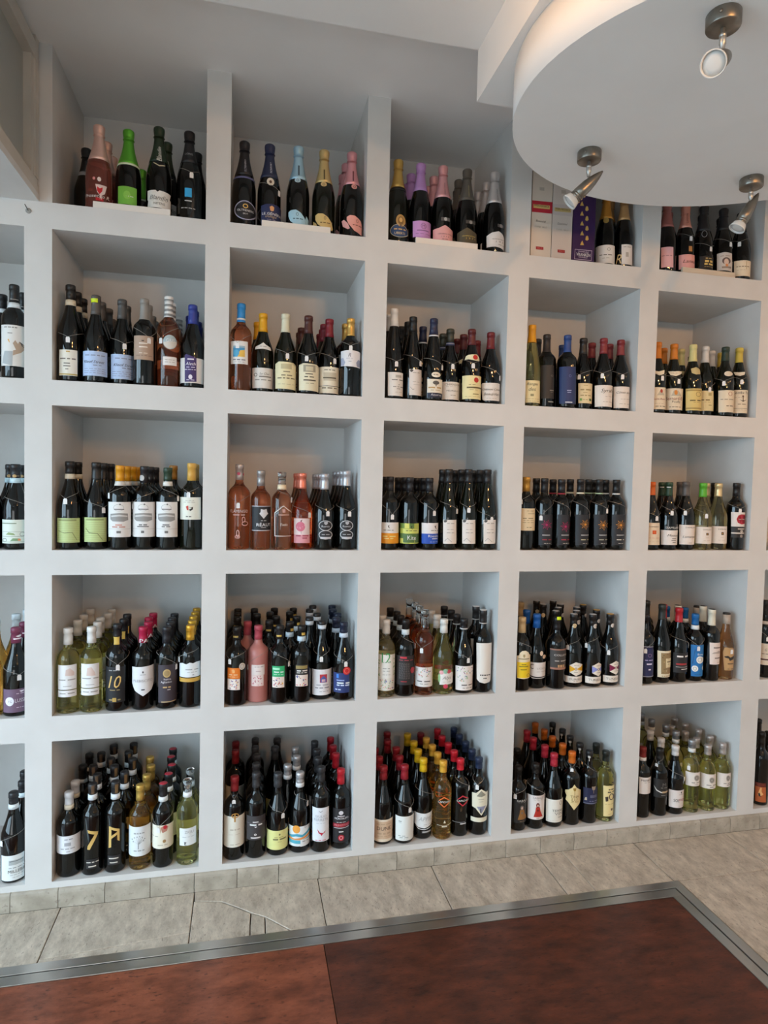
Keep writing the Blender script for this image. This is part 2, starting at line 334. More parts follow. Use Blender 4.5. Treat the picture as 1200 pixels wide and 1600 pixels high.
# ---------------------------------------------------------------- spotlights
def spotlight(px, tip_px, mouth_px, depth_add, label, z=DRUM, loc=None, aim=None, power=0):
    root_p = loc or on_plane(px[0], px[1], 2, z)
    r = tag(empty('spotlight', root_p), label, 'lamp', 'bullet spotlights on the ceiling')
    link('mount', lathe_mesh('mount', [(0, 0), (0, 0.0345), (-0.002, 0.036), (-0.028, 0.036), (-0.0305, 0.0345), (-0.0305, 0.008), (-0.0305, 0)], 32), NICKEL, r)
    for sx, sy in ((-0.75, -0.66), (0.75, 0.66)):
        o = link('screw', lathe_mesh('screw', [(0, 0), (0, 0.004), (0.0025, 0.004), (0.003, 0)], 10), NICKEL, r)
        o.location = (0.0355 * sx, 0.0355 * sy, -0.014); o.rotation_euler = Vector((sx, sy, 0)).to_track_quat('Z', 'Y').to_euler()
    link('stem', lathe_mesh('stem', [(-0.030, 0), (-0.030, 0.0045), (-0.042, 0.0045), (-0.042, 0.0075), (-0.048, 0.0075), (-0.0485, 0.0068), (-0.050, 0.0075), (-0.064, 0.0075), (-0.066, 0.006), (-0.076, 0.005), (-0.076, 0)], 16), paint('a5a5a2', 0.35, 0.7), r)
    piv = Vector((0, 0, -0.081))
    if aim is None:
        dep = ((root_p + piv) - CAM).dot(fwd)
        tip = CAM + ray(*tip_px) * (dep / ray(*tip_px).dot(fwd)); mouth = CAM + ray(*mouth_px) * ((dep + depth_add) / ray(*mouth_px).dot(fwd))
        aim = mouth - tip; piv = tip + aim.normalized() * 0.064 - root_p
    q = aim.normalized().to_track_quat('Z', 'Y')
    # head: local +Z is the mouth direction
    hd = link('head', lathe_mesh('head', [(-0.068, 0), (-0.0675, 0.002), (-0.060, 0.0055), (-0.045, 0.0108), (-0.028, 0.0150), (-0.008, 0.0180), (0.012, 0.0190), (0.030, 0.0190), (0.031, 0.0174), (0.033, 0.0174), (0.034, 0.0190), (0.037, 0.0190), (0.038, 0.0174), (0.040, 0.0174), (0.041, 0.0190), (0.044, 0.0190), (0.045, 0.0174), (0.047, 0.0174), (0.048, 0.0190), (0.050, 0.0188), (0.050, 0)], 28), NICKEL, r)
    hd.location = piv; hd.rotation_mode = 'QUATERNION'; hd.rotation_quaternion = q
    for i in range(5):
        fin = box('cooling_fin', -0.0012, 0.0012, -0.0215, -0.018, 0.016 + i * 0.006, 0.019 + i * 0.006, NICKEL, hd)
        fin.rotation_euler = (0, 0, 0.35 * (1 if i % 2 else -1))
    link('lamp_ring', lathe_mesh('ring', [(0.046, 0.0192), (0.048, 0.0215), (0.062, 0.0255), (0.066, 0.0262), (0.066, 0.0235), (0.060, 0.0225), (0.052, 0.020)], 32), LENSM, hd)
    bulb = link('bulb', lathe_mesh('bulb', [(0.052, 0), (0.052, 0.018), (0.061, 0.0225), (0.063, 0.012), (0.0635, 0)], 24), LENSM, hd)
    if power:
        em, nt, p = base_mat('lit_bulb'); setp(p, Base_Color=(1, 0.9, 0.75, 1), Emission_Color=(1, 0.72, 0.42, 1), Emission_Strength=60)
        bulb.data.materials.clear(); bulb.data.materials.append(em)
        l = bpy.data.lights.new('spot_beam', 'SPOT'); l.energy = power; l.color = (1.0, 0.48, 0.15); l.spot_size = 2.2; l.spot_blend = 0.8; l.shadow_soft_size = 0.03
        lo = bpy.data.objects.new('spot_beam', l); COL.objects.link(lo); lo.parent = r
        lo.location = piv + q @ Vector((0, 0, 0.09)); lo.rotation_mode = 'QUATERNION'; lo.rotation_quaternion = aim.normalized().to_track_quat('-Z', 'Y')
    return r
spotlight((921, 237), (940.4, 268.8), (894, 312), 0.02, 'brushed nickel bullet spotlight tilted left in front of the gift boxes')
spotlight((1174.5, 279), (1184.4, 303.3), (1153.5, 354), 0.01, 'bullet spotlight at the right edge in front of the top shelf')
spotlight((1131, 22), (1138, 86), (1107, 104), -0.10, 'nearest bullet spotlight with its round white lens facing the viewer')
for i, (x, y, ax, ay, az, pw, lb) in enumerate(((3.0, -2.3, 0.25, 1.6, -1.4, 10, 'lit warm spotlight on the beam over the right floor'),
        (3.7, -1.7, -0.1, 1.2, -1.4, 10, 'lit warm spotlight on the beam by the right wall'),
        (1.7, -2.9, 0.2, 1.6, -1.3, 36, 'lit warm spotlight on the beam behind the viewer'), (2.3, -3.9, -0.3, 1.8, -0.9, 40, 'lit warm spotlight on the beam near the rear wall'))):
    spotlight(None, None, None, 0, lb, BEAM, Vector((x, y, BEAM)), Vector((ax, ay, az)), pw)
spotlight(None, None, None, 0, 'lit warm spotlight on the main ceiling aimed at the drum', CEI, Vector((0.86, -1.30, CEI)), Vector((0.62, 0.35, -0.20)), 5.0)

# ---------------------------------------------------------------- bottles
P0 = {
 'bord': (0.300, 0.037, [(0.008, .037), (.188, .037), (.199, .0362), (.209, .0332), (.217, .0275), (.224, .0212), (.231, .0168), (.240, .0149), (.262, .0141), (.283, .0138), (.2835, .0150), (.2985, .0150), (.300, .0138)]),
 'burg': (0.300, 0.041, [(0.008, .041), (.140, .041), (.154, .0402), (.168, .0376), (.184, .0325), (.200, .0266), (.216, .0213), (.232, .0174), (.247, .0153), (.268, .0143), (.283, .0140), (.2835, .0155), (.2985, .0155), (.300, .014)]),
 'champ': (0.310, 0.0435, [(0.008, .0435), (.130, .0435), (.146, .0427), (.162, .0402), (.180, .0356), (.198, .0302), (.216, .0249), (.234, .0206), (.250, .0178), (.264, .0160), (.280, .0148), (.300, .0143), (.309, .0143), (.310, .013)]),
 'flute': (0.330, 0.039, [(0.008, .039), (.135, .039), (.158, .0376), (.185, .0334), (.212, .0280), (.240, .0222), (.266, .0175), (.288, .0150), (.312, .0140), (.3125, .0150), (.3285, .0150), (.330, .014)]),
}
class Prof:
    def __init__(s, kind, H, R):
        H0, R0, pts = P0[kind]; s.H, s.R, s.kind = H, R, kind; k = H / H0
        s.pts = [(0, 0.80 * R), (0.0022, 0.955 * R)] + [(z * k if z > 0.01 else z, (.014 + (r - .014) * (R - .014) / (R0 - .014)) if r > .0165 else r) for z, r in pts]
        s.body = P0[kind][2][1][0] * k
    def r(s, h):
        p = s.pts
        if h <= p[0][0]: return p[0][1]
        for (z0, r0), (z1, r1) in zip(p, p[1:]):
            if h <= z1: return r0 + (r1 - r0) * (h - z0) / max(1e-9, z1 - z0)
        return p[-1][1]
MESH = {}
def body_mesh(pf, mat, key, clear_neck=False):
    k = ('body', pf.kind, round(pf.H, 4), round(pf.R, 4), key, clear_neck)
    if k not in MESH:
        punt = [(0.012, 0), (0.008, 0.012), (0.0, 0.72 * pf.R)]
        MESH[k] = lathe_mesh('bottle_body', punt + pf.pts + [(pf.H, 0)], 24); MESH[k].materials.append(mat)
        if clear_neck:
            MESH[k].materials.append(glass('clear'))
            for f in MESH[k].polygons:
                if f.center.z > pf.H * .79: f.material_index = 1
    return MESH[k]
def cap_mesh(pf, hb, mat, topmat, foil):
    H = pf.H
    if foil:
        pr = [(hb, pf.r(hb) + .0003), (hb, pf.r(hb) + .0010)]
        z = hb
        while z < H - 0.045: z += 0.014; pr.append((min(z, H - .040), pf.r(min(z, H - .040)) + .0011))
        pr += [(H - .040, .0156), (H - .0355, .0184), (H - .032, .0166), (H - .025, .0182), (H - .010, .0196), (H - .004, .0188), (H - .001, .0155), (H + .0005, .0)]
        me = lathe_mesh('capsule', pr, 22)
    else:
        zs = [hb] + [z for z, _ in pf.pts if hb + .003 < z < H - .001]
        pr = [(hb, pf.r(hb) + .0002)] + [(z, pf.r(z) + .0009) for z in zs] + [(H, .0150), (H + .0012, .0138)]
        n0 = len(pr); me = lathe_mesh('capsule', pr + [(H + .0014, 0)], 20)
    me.materials.append(mat)
    if topmat:
        me.materials.append(topmat)
        for p in me.polygons:
            if all(me.vertices[i].co.z > H - .001 for i in p.vertices): p.material_index = 1
    return me
FONT = bpy.data.curves.new('lettering_source', 'FONT'); FONT.resolution_u = 2
FOB = bpy.data.objects.new('lettering_source', FONT); TXT = {}
def text_geo(s, shear):
    if (s, shear) not in TXT:
        FONT.body = s; FONT.shear = shear; me = FOB.to_mesh()
        vs = [(v.co.x, v.co.y) for v in me.vertices]; fs = [tuple(p.vertices) for p in me.polygons]
        xs = [v[0] for v in vs]; ys = [v[1] for v in vs]
        x0, x1, y0, y1 = min(xs), max(xs), min(ys), max(ys)
        TXT[(s, shear)] = ([((x - (x0 + x1) / 2) / (x1 - x0), (y - (y0 + y1) / 2) / (x1 - x0)) for x, y in vs], fs, (y1 - y0) / (x1 - x0))
        FOB.to_mesh_clear()
    return TXT[(s, shear)]

class Wrap:
    """label geometry on the bottle: pixels -> (angle, height) -> mesh"""
    def __init__(s, Z, pos, pf, u):
        s.Z, s.pos, s.pf = Z, pos, pf; s.u = Z[0] + u / Z[2]
        s.dep = (Vector((pos.x, pos.y, pos.z + .1)) - CAM).dot(fwd); s.mpp = s.dep / F / Z[2]; s.hb = 9
    def h(s, v):
        p = on_plane(s.u, s.Z[1] + v / s.Z[2], 1, s.pos.y - s.pf.R); return p.z - s.pos.z
    def th(s, u, v, R=None):
        d = ray(s.Z[0] + u / s.Z[2], s.Z[1] + v / s.Z[2]); R = R or s.pf.R
        ox, oy = CAM.x - s.pos.x, CAM.y - s.pos.y
        a = d.x * d.x + d.y * d.y; b = ox * d.x + oy * d.y; c = ox * ox + oy * oy - R * R
        D = b * b - a * c; t = (-b - math.sqrt(max(D, 0))) / a
        return math.atan2(ox + d.x * t, -(oy + d.y * t))
    def pt(s, u, v):
        h = s.h(v); return (s.th(u, v, max(.012, s.pf.r(h))), h)
    def pos3(s, th, h, off):
        r = s.pf.r(h) + off + (.0013 if h > s.hb - .001 else 0); return (r * math.sin(th), -r * math.cos(th), h)
def shape_pts(L):
    k = 'r' if L[0] == 'S' else L[0].lower()
    if k == 'r':
        _, u0, v0, u1, v1 = L[:5]; return [(u0, v1), (u1, v1), (u1, v0), (u0, v0)]
    if k == 'e':
        _, cu, cv, ru, rv = L[:5]; n = 22; return [(cu + ru * math.cos(2 * PI * i / n), cv - rv * math.sin(2 * PI * i / n)) for i in range(n)]
    if k == 'p': return L[1]
    if k == 'o':                                  # outline ring
        _, cu, cv, ru, rv, w = L[:6]; n = 24
        return [[(cu + (ru - q * w) * math.cos(2 * PI * i / n), cv - (rv - q * w) * math.sin(2 * PI * i / n)) for i in range(n)] for q in (0, 1)]
def wrap_mesh(name, W, shapes, off0, step, thick=False):
    """shapes: list of (polygon px points, material)"""
    bm = bmesh.new(); mats = []
    for i, (pts, m) in enumerate(shapes):
        if m not in mats: mats.append(m)
        mi = mats.index(m); z = off0 + i * step
        if isinstance(pts[0], list):
            A = [bm.verts.new((*W.pt(*p), z)) for p in pts[0]]; B = [bm.verts.new((*W.pt(*p), z)) for p in pts[1]]
            n = len(A)
            for j in range(n): bm.faces.new((A[j], A[(j + 1) % n], B[(j + 1) % n], B[j])).material_index = mi
        else:
            bm.faces.new([bm.verts.new((*W.pt(*p), z)) for p in pts]).material_index = mi
    bmesh.ops.triangulate(bm, faces=bm.faces[:])
    ths = [v.co.x for v in bm.verts]; hs = [v.co.y for v in bm.verts]
    t = math.ceil(min(ths) / .16) * .16
    while t < max(ths):
        bmesh.ops.bisect_plane(bm, geom=bm.verts[:] + bm.edges[:] + bm.faces[:], plane_co=(t, 0, 0), plane_no=(1, 0, 0)); t += .16
    h = max(min(hs), W.pf.body)
    while h < max(hs):
        bmesh.ops.bisect_plane(bm, geom=bm.verts[:] + bm.edges[:] + bm.faces[:], plane_co=(0, h, 0), plane_no=(0, 1, 0)); h += .007
    for f in bm.faces:
        if f.normal.z < 0: f.normal_flip()
    for v in bm.verts: v.co = W.pos3(v.co.x, v.co.y, v.co.z)
    me = mesh_of(name, bm, True)
    for m in mats: me.materials.append(m)
    return me
def text_mesh(name, W, items, off):
    vs, fs, mi, mats = [], [], [], []
    for i, L in enumerate(items):
        _, cu, cv, w, s, col = L[:6]; op = L[6] if len(L) > 6 else ''
        g, f, asp = text_geo(s, 0.28 if 'i' in op else 0.0)
        m = paint(col, 0.5, 0.0, 1.2)
        if m not in mats: mats.append(m)
        hc = W.h(cv); R = max(.013, W.pf.r(hc))
        n0 = len(vs); o = off + i * .00002
        if 'v' in op:
            wm = w * W.mpp; tc = W.th(cu, cv, R)
            for x, y in g: vs.append(W.pos3(tc - y * wm / R, hc + x * wm, o))
        else:
            t0, t1 = W.th(cu - w / 2, cv, R), W.th(cu + w / 2, cv, R); k = 1.25 if 'T' in op else 1.0
            for x, y in g: vs.append(W.pos3((t0 + t1) / 2 + x * (t1 - t0), hc + y * w * W.mpp * k, o))
        for a in f: fs.append(tuple(n0 + j for j in a)); mi.append(mats.index(m))
    me = bpy.data.meshes.new(name); me.from_pydata(vs, [], fs); me.update()
    for m in mats: me.materials.append(m)
    me.polygons.foreach_set('material_index', mi); return me

def dash(cu, cv, w, col, n=3, h=5):
    out = []; x = cu - w / 2; ws = [0.7 + ((i * 37 + int(cv)) % 7) / 10 for i in range(n)]; tot = sum(ws) + .35 * (n - 1)
    for q in ws:
        out.append(('r', x, cv - h / 2, x + w * q / tot, cv + h / 2, col)); x += w * (q + .35) / tot
    return out
TAGM = {}
def tag_mesh():
    if 't' not in TAGM:
        pts = [(-.0065, -.010), (.0065, -.010), (.0065, .006), (.0035, .010), (-.0035, .010), (-.0065, .006)]
        bm = bmesh.new(); f = bm.faces.new([bm.verts.new((x, 0, z)) for x, z in pts]); r = bmesh.ops.extrude_face_region(bm, geom=[f])
        bmesh.ops.translate(bm, vec=(0, .0007, 0), verts=[v for v in r['geom'] if isinstance(v, bmesh.types.BMVert)])
        bmesh.ops.recalc_face_normals(bm, faces=bm.faces); me = mesh_of('price_tag', bm); me.materials.append(paint('f2f0ee', 0.6, 0, 1.0)); TAGM['t'] = me
    return TAGM['t']

ROWN = ['top row', 'row two', 'row three', 'row four', 'bottom row']
COLN = ['left cut-off column', 'first full column', 'second full column', 'third full column', 'fourth full column', 'fifth full column', 'right cut-off column']
ORD = ['first', 'second', 'third', 'fourth', 'fifth', 'sixth', 'seventh', 'eighth', 'ninth']
CAPN = {}
ALL = []
def b(u, v, kind, gl, cap, cb, desc, *layers, tag=None, rear=(), H=None, y=None, R=None, top=None, bands=(), stripes=None, capname=None, nd=None):
    return dict(u=u, v=v, kind=kind, gl=gl, cap=cap, cb=cb, desc=desc, layers=layers, tag=tag, rear=rear, H=H, y=y, R=R, top=top, bands=bands, stripes=stripes, capname=capname, nd=nd)
def colour_word(h):
    if h == 'clear': return 'clear'
    h = h[-6:]; r, g, bl = (int(h[i:i + 2], 16) for i in (0, 2, 4)); mx, mn = max(r, g, bl), min(r, g, bl)
    if mx < 75 and mx - mn < 30: return 'black'
    if mx - mn < 28: return 'white' if mx > 195 else 'grey'
    if r == mx:
        if g > 0.80 * r: return 'cream' if bl > .55 * r else 'yellow'
        if g > 0.58 * r: return 'gold' if bl > .3 * r else 'yellow'
        if g > 0.42 * r and bl < .35 * r: return 'orange'
        return 'pink' if bl > .55 * r and mx > 150 else 'red'
    if g == mx: return 'green'
    return 'blue' if r < .6 * bl else 'lilac'
def add_part(name, me, parent): return link(name, me, None, parent)
def niche(row, col, Z, items):
    zs = NICHE_Z[row][0] + .0004; x0, x1 = NICHE_X[col]
    grp = 'wine bottles, ' + ROWN[row] + ', ' + COLN[col]
    place = ', ' + ROWN[row] + ', ' + COLN[col]
    ents = []; front_i = 0
    for it in items:
        kind = it['kind']; H0, R0, _ = P0[kind]; R = it['R'] or R0
        px = (Z[0] + it['u'] / Z[2], Z[1] + it['v'] / Z[2] if it['v'] is not None else None)
        if it['v'] is None:
            H = it['H']; yy = it['y'] or (R + .016)
            d = on_plane(px[0], Z[1] + 800 / Z[2], 1, yy); x = d.x; isf = True
        elif it['H'] and row != 2 and it['y'] is None:
            H = it['H']; p = on_plane(px[0], px[1], 2, zs + H); x, yy = p.x, p.y; isf = False
        else:
            isf = it['y'] is None; yy = it['y'] or (R + (.018 if row == 0 else .013))
            p = on_plane(px[0], px[1], 1, yy); x = p.x; H = min(max(p.z - zs, .255), .350)
        pf = Prof(kind, round(H, 3), R); pos = Vector((x, yy, zs)); W = Wrap(Z, pos, pf, it['u'])
        root = empty('wine_bottle' if kind != 'champ' else 'sparkling_wine_bottle', pos)
        add_part('bottle_glass', body_mesh(pf, glass(it['gl']), it['gl'], it['cap'] == 'clear'), root)
        foil = kind == 'champ'
        if it['cb'] is not None and it['v'] is not None and isf: hb = W.h(it['cb'])
        elif it['cb'] is not None and isf: hb = W.h(it['cb'])
        else: hb = H - (.095 if foil else .052)
        hb = min(max(hb, H - .13), H - .02)
        W.hb = hb
        cm = add_part('capsule', cap_mesh(pf, hb, capmat(it['cap']), capmat(it['top']) if it['top'] else None, foil), root)
        if foil:
            add_part('wire_bulge', tube_mesh('wire', [((.0188) * math.sin(2 * PI * i / 16), -.0188 * math.cos(2 * PI * i / 16), H - .0355) for i in range(16)], .0009, 4, True), cm).data.materials.append(capmat(it['cap']))
        elif it['cap'] != 'clear':
            rr = pf.r(H - .01) + .0011
            add_part('capsule_rim', tube_mesh('rim', [(rr * math.sin(2 * PI * i / 16), -rr * math.cos(2 * PI * i / 16), H - .0165) for i in range(16)], .0006, 4, True), cm).data.materials.append(capmat(it['cap']))
        if it['stripes']:
            for i in range(4):
                a = hb + (H - hb) * (i + .25) / 4.3; c = a + (H - hb) / 9
                add_part('capsule_stripe', lathe_mesh('stripe', [(a, pf.r(a) + .0010), (a, pf.r(a) + .0017), (c, pf.r(c) + .0017), (c, pf.r(c) + .0010)], 20), cm).data.materials.append(capmat(it['stripes']))
        for v0, v1, c in it['bands']:
            a, e = W.h(v1), W.h(v0)
            if not isf: a, e = hb - .014, hb + .001
            add_part('neck_band', lathe_mesh('neck_band', [(a, pf.r(a) + .0004), (a, pf.r(a) + .0014), (e, pf.r(e) + .0016), (e, pf.r(e) + .0004)], 22), root).data.materials.append(paint(c))
        # labels and print
        pieces = []; cur = None
        for L in it['layers']:
            for q in (L if isinstance(L, list) else [L]):
                if q[0] in ('R', 'E', 'P', 'S'): cur = dict(paper=q, sh=[], tx=[]); pieces.append(cur)
                else:
                    if cur is None: cur = dict(paper=None, sh=[], tx=[]); pieces.append(cur)
                    (cur['tx'] if q[0] == 't' else cur['sh']).append(q)
        for pc in pieces:
            par = root
            if pc['paper']:
                par = add_part('price_sticker' if pc['paper'][0] == 'S' else 'label', wrap_mesh('label', W, [(shape_pts(pc['paper']), paint(pc['paper'][-1]))], .0007, 0), root)
            if pc['sh']:
                add_part('printed_motif', wrap_mesh('motif', W, [(shape_pts(q), paint(q[-1])) for q in pc['sh']], .0009 if pc['paper'] else .0006, .00003), par)
            if pc['tx']:
                add_part('lettering', text_mesh('lettering', W, pc['tx'], .0016), par)
        tagged = None
        if it['tag']:
            tu, tv = it['tag']; th, h = W.pt(tu, tv); h = min(max(h, .10), .26)
            if abs(th) > 1.15: th = math.copysign(1.15, th)
            to = add_part('price_tag', tag_mesh(), root); p = W.pos3(th, h, .0032); to.location = p; to.rotation_euler = (0.0, random.uniform(-.12, .12), th)
            ht = h + .009; hl = max(ht + .030, pf.body + .022); pts = []
            for i in range(28):
                f = 2 * PI * i / 28; hh = ht + (hl - ht) * math.sin(f / 2) ** .8
                pts.append(Vector(W.pos3(th + f, hh, .0014 + (.0022 if i in (0,) else 0))) - Vector(p))
            so = add_part('string', tube_mesh('string', pts, .00055, 4, True), to); so.data.materials.append(paint('b0aaa2', .8, 0, 1.0)); so.rotation_euler = (0, 0, -th)
            so.rotation_mode = 'XYZ'; to.rotation_euler = (0, 0, th)
            tagged = to
        root['category'] = 'bottle'; root['group'] = grp
        front_i += 1
        d = it['desc']; root['label'] = d + place
        if len(root['label'].split()) > 16: root['label'] = ' '.join((d + ', ' + ROWN[row]).split()[:16])
        ents.append([root, R, 0.01 if isf else .6])
        cw = it['capname'] or colour_word(it['cap'])
        # the bottles standing in line behind
        yprev = yy; xprev = x
        for k, rp in enumerate(it['rear']):
            ru = Z[0] + rp[0] / Z[2]
            if row == 2:
                ry = yprev + 2 * R + .006; rx = on_plane(ru, Z[1] + (it['v'] or 0) / Z[2], 1, ry).x
            else:
                p = on_plane(ru, Z[1] + rp[1] / Z[2], 2, zs + H); rx, ry = p.x, p.y
            yprev = ry
            if ry > DEP - R * .5: ry = DEP - R - .002
            nr = root.copy(); COL.objects.link(nr); nr.location = (rx, ry, zs); nr.rotation_euler = (0, 0, random.uniform(-.25, .25))
            for ch in root.children:
                if ch is tagged or ch.name.startswith('price_'): continue
                c = ch.copy(); COL.objects.link(c); c.parent = nr
                for g in ch.children:
                    e = g.copy(); COL.objects.link(e); e.parent = c
            nr['label'] = '%s-capped bottle, %s back in line %s from left%s' % (cw, ORD[k], str(front_i) if False else ['one', 'two', 'three', 'four', 'five', 'six', 'seven', 'eight', 'nine'][front_i - 1], ', ' + ROWN[row] + ', ' + COLN[col])
            ents.append([nr, R, 1.0])
    # keep the glass from touching glass or plaster
    for _ in range(900):
        moved = False
        for i in range(len(ents)):
            for j in range(i + 1, len(ents)):
                A, Bq = ents[i], ents[j]; dx = Bq[0].location.x - A[0].location.x; dy = Bq[0].location.y - A[0].location.y
                d = math.hypot(dx, dy); m = A[1] + Bq[1] + .0038
                if d < m - 1e-5:
                    moved = True
                    if d < 1e-6: dx, dy, d = 0.001, 0.01, .01
                    s = (m - d) / d / (A[2] + Bq[2])
                    A[0].location.x -= dx * s * A[2]; A[0].location.y -= dy * s * A[2]
                    Bq[0].location.x += dx * s * Bq[2]; Bq[0].location.y += dy * s * Bq[2]
        for o, R, w in ents:
            l = o.location
            l.x = min(max(l.x, x0 + R + .0035), x1 - R - .0035); l.y = min(max(l.y, R + (.0165 if row == 0 else .006)), DEP - R - .002)
        if not moved: break
    ALL.extend(ents)

# ---------------------------------------------------------------- what stands in each niche (u, v read in each niche's own enlargement)
K = '17171a'; W_ = 'e6e4e2'; CR = 'ded6c2'
def starburst(cu, cv, r, col):
    out = []
    for i in range(14):
        a = 2 * PI * i / 14 + .1; q = r * (1 if i % 2 else .72); w = .055
        out.append(('p', [(cu, cv), (cu + q * math.cos(a - w), cv + q * math.sin(a - w)), (cu + q * 1.05 * math.cos(a), cv + q * 1.05 * math.sin(a)), (cu + q * math.cos(a + w), cv + q * math.sin(a + w))][::-1], col))
    return out + [('e', cu, cv, r * .22, r * .22, col)]
def mosaic(u0, v0, u1, v1, pal=('c23a2e', '2e3f8f', 'd9a52e', '1d1d20', '5b2e6e', 'a02e3e')):
    rn = random.Random(int(u0 + v0)); out = []
    for i in range(16):
        a = rn.uniform(0, PI); cu, cv = rn.uniform(u0 + 10, u1 - 10), rn.uniform(v0 + 8, v1 - 8); l, w = 9, 3.5
        c, s = math.cos(a), math.sin(a)
        out.append(('p', [(cu - l * c, cv - l * s), (cu + w * s, cv - w * c), (cu + l * c, cv + l * s), (cu - w * s, cv + w * c)], rn.choice(pal)))
    return out
def floral(u0, v0, u1, v1, n=22):
    return mosaic(u0, v0, u1, (v0 + v1) / 2, ('5a8a4e', 'c0605a', 'd9a08a', '6a78a8', '8a5a78', '7aa86a'))[:n] + mosaic(u0, (v0 + v1) / 2, u1, v1, ('5a8a4e', 'c0605a', 'd99a8a', '7a88a8', '7aa86a'))[:max(0, n - 16)]

# -- top row
niche(0, 1, (90, 170, 4.615), [
 b(212, 292, 'champ', 'black', K, None, 'plain black sparkling bottle with silver neck rings behind the rosé', H=.305, bands=((495, 520, '9a9a9a'),)),
 b(300, 125, 'champ', 'darkrose', 'mc9a79d', 352, 'rosé sparkling bottle with pale pink foil and drawn red glass',
   ('p', [(272, 545), (355, 545), (340, 605), (318, 622), (318, 650), (304, 650), (304, 622), (285, 600)], 'd8c8c4'), ('p', [(285, 560), (304, 572), (325, 560), (322, 590), (302, 615), (284, 590)], 'c01c28'), ('r', 275, 640, 330, 662, 'b01c28'),
   ('e', 300, 507, 14, 16, 'd8d0cc'), ('e', 262, 504, 10, 11, 'd08a88'), ('t', 290, 628, 165, 'Prosecco R.', 'e0d8d4', 'i'), rear=((355, 245), (392, 350), (430, 430))),
 b(513, 158, 'champ', 'black', 'm55a032', 395, 'black sparkling bottle with bright green foil and green label', ('R', 437, 560, 570, 690, '6fae3f'), ('e', 500, 622, 26, 30, '86bf50'), dash(520, 630, 50, 'e0f0d8', 2), bands=((380, 396, 'c8d8b8'),), rear=((608, 445),)),
 b(733, 140, 'champ', 'black', '1e3020', 400, 'black sparkling bottle with dark green foil and torn white label', ('t', 733, 310, 110, 'Blandin', 'd8d8d0', 'vi'), ('p', [(692, 378), (733, 400), (775, 390), (775, 396), (733, 410), (692, 386)], 'b8b090'),
   ('P', [(650, 712), (815, 716), (815, 640), (808, 630), (815, 592), (780, 590), (735, 588), (720, 600), (708, 588), (650, 590), (650, 655), (655, 665)], 'dcdad6'), ('t', 730, 640, 125, 'Blandin', '6a6864', 'i'), ('t', 733, 683, 80, 'NITENS', '6a665e'), dash(733, 660, 110, 'b0aca4', 4, 3), rear=((790, 250),)),
 b(952, 172, 'champ', 'black', '141519', 372, 'black sparkling bottle with small cyan square label', ('r', 917, 572, 967, 636, '2f9fd8'), dash(942, 664, 50, 'b8b8b8', 1, 7), dash(942, 716, 100, '9a9a98', 4, 7), ('t', 948, 306, 50, 'LONS', 'a8a8a8'), tag=(965, 476), rear=((1010, 325),)),
])
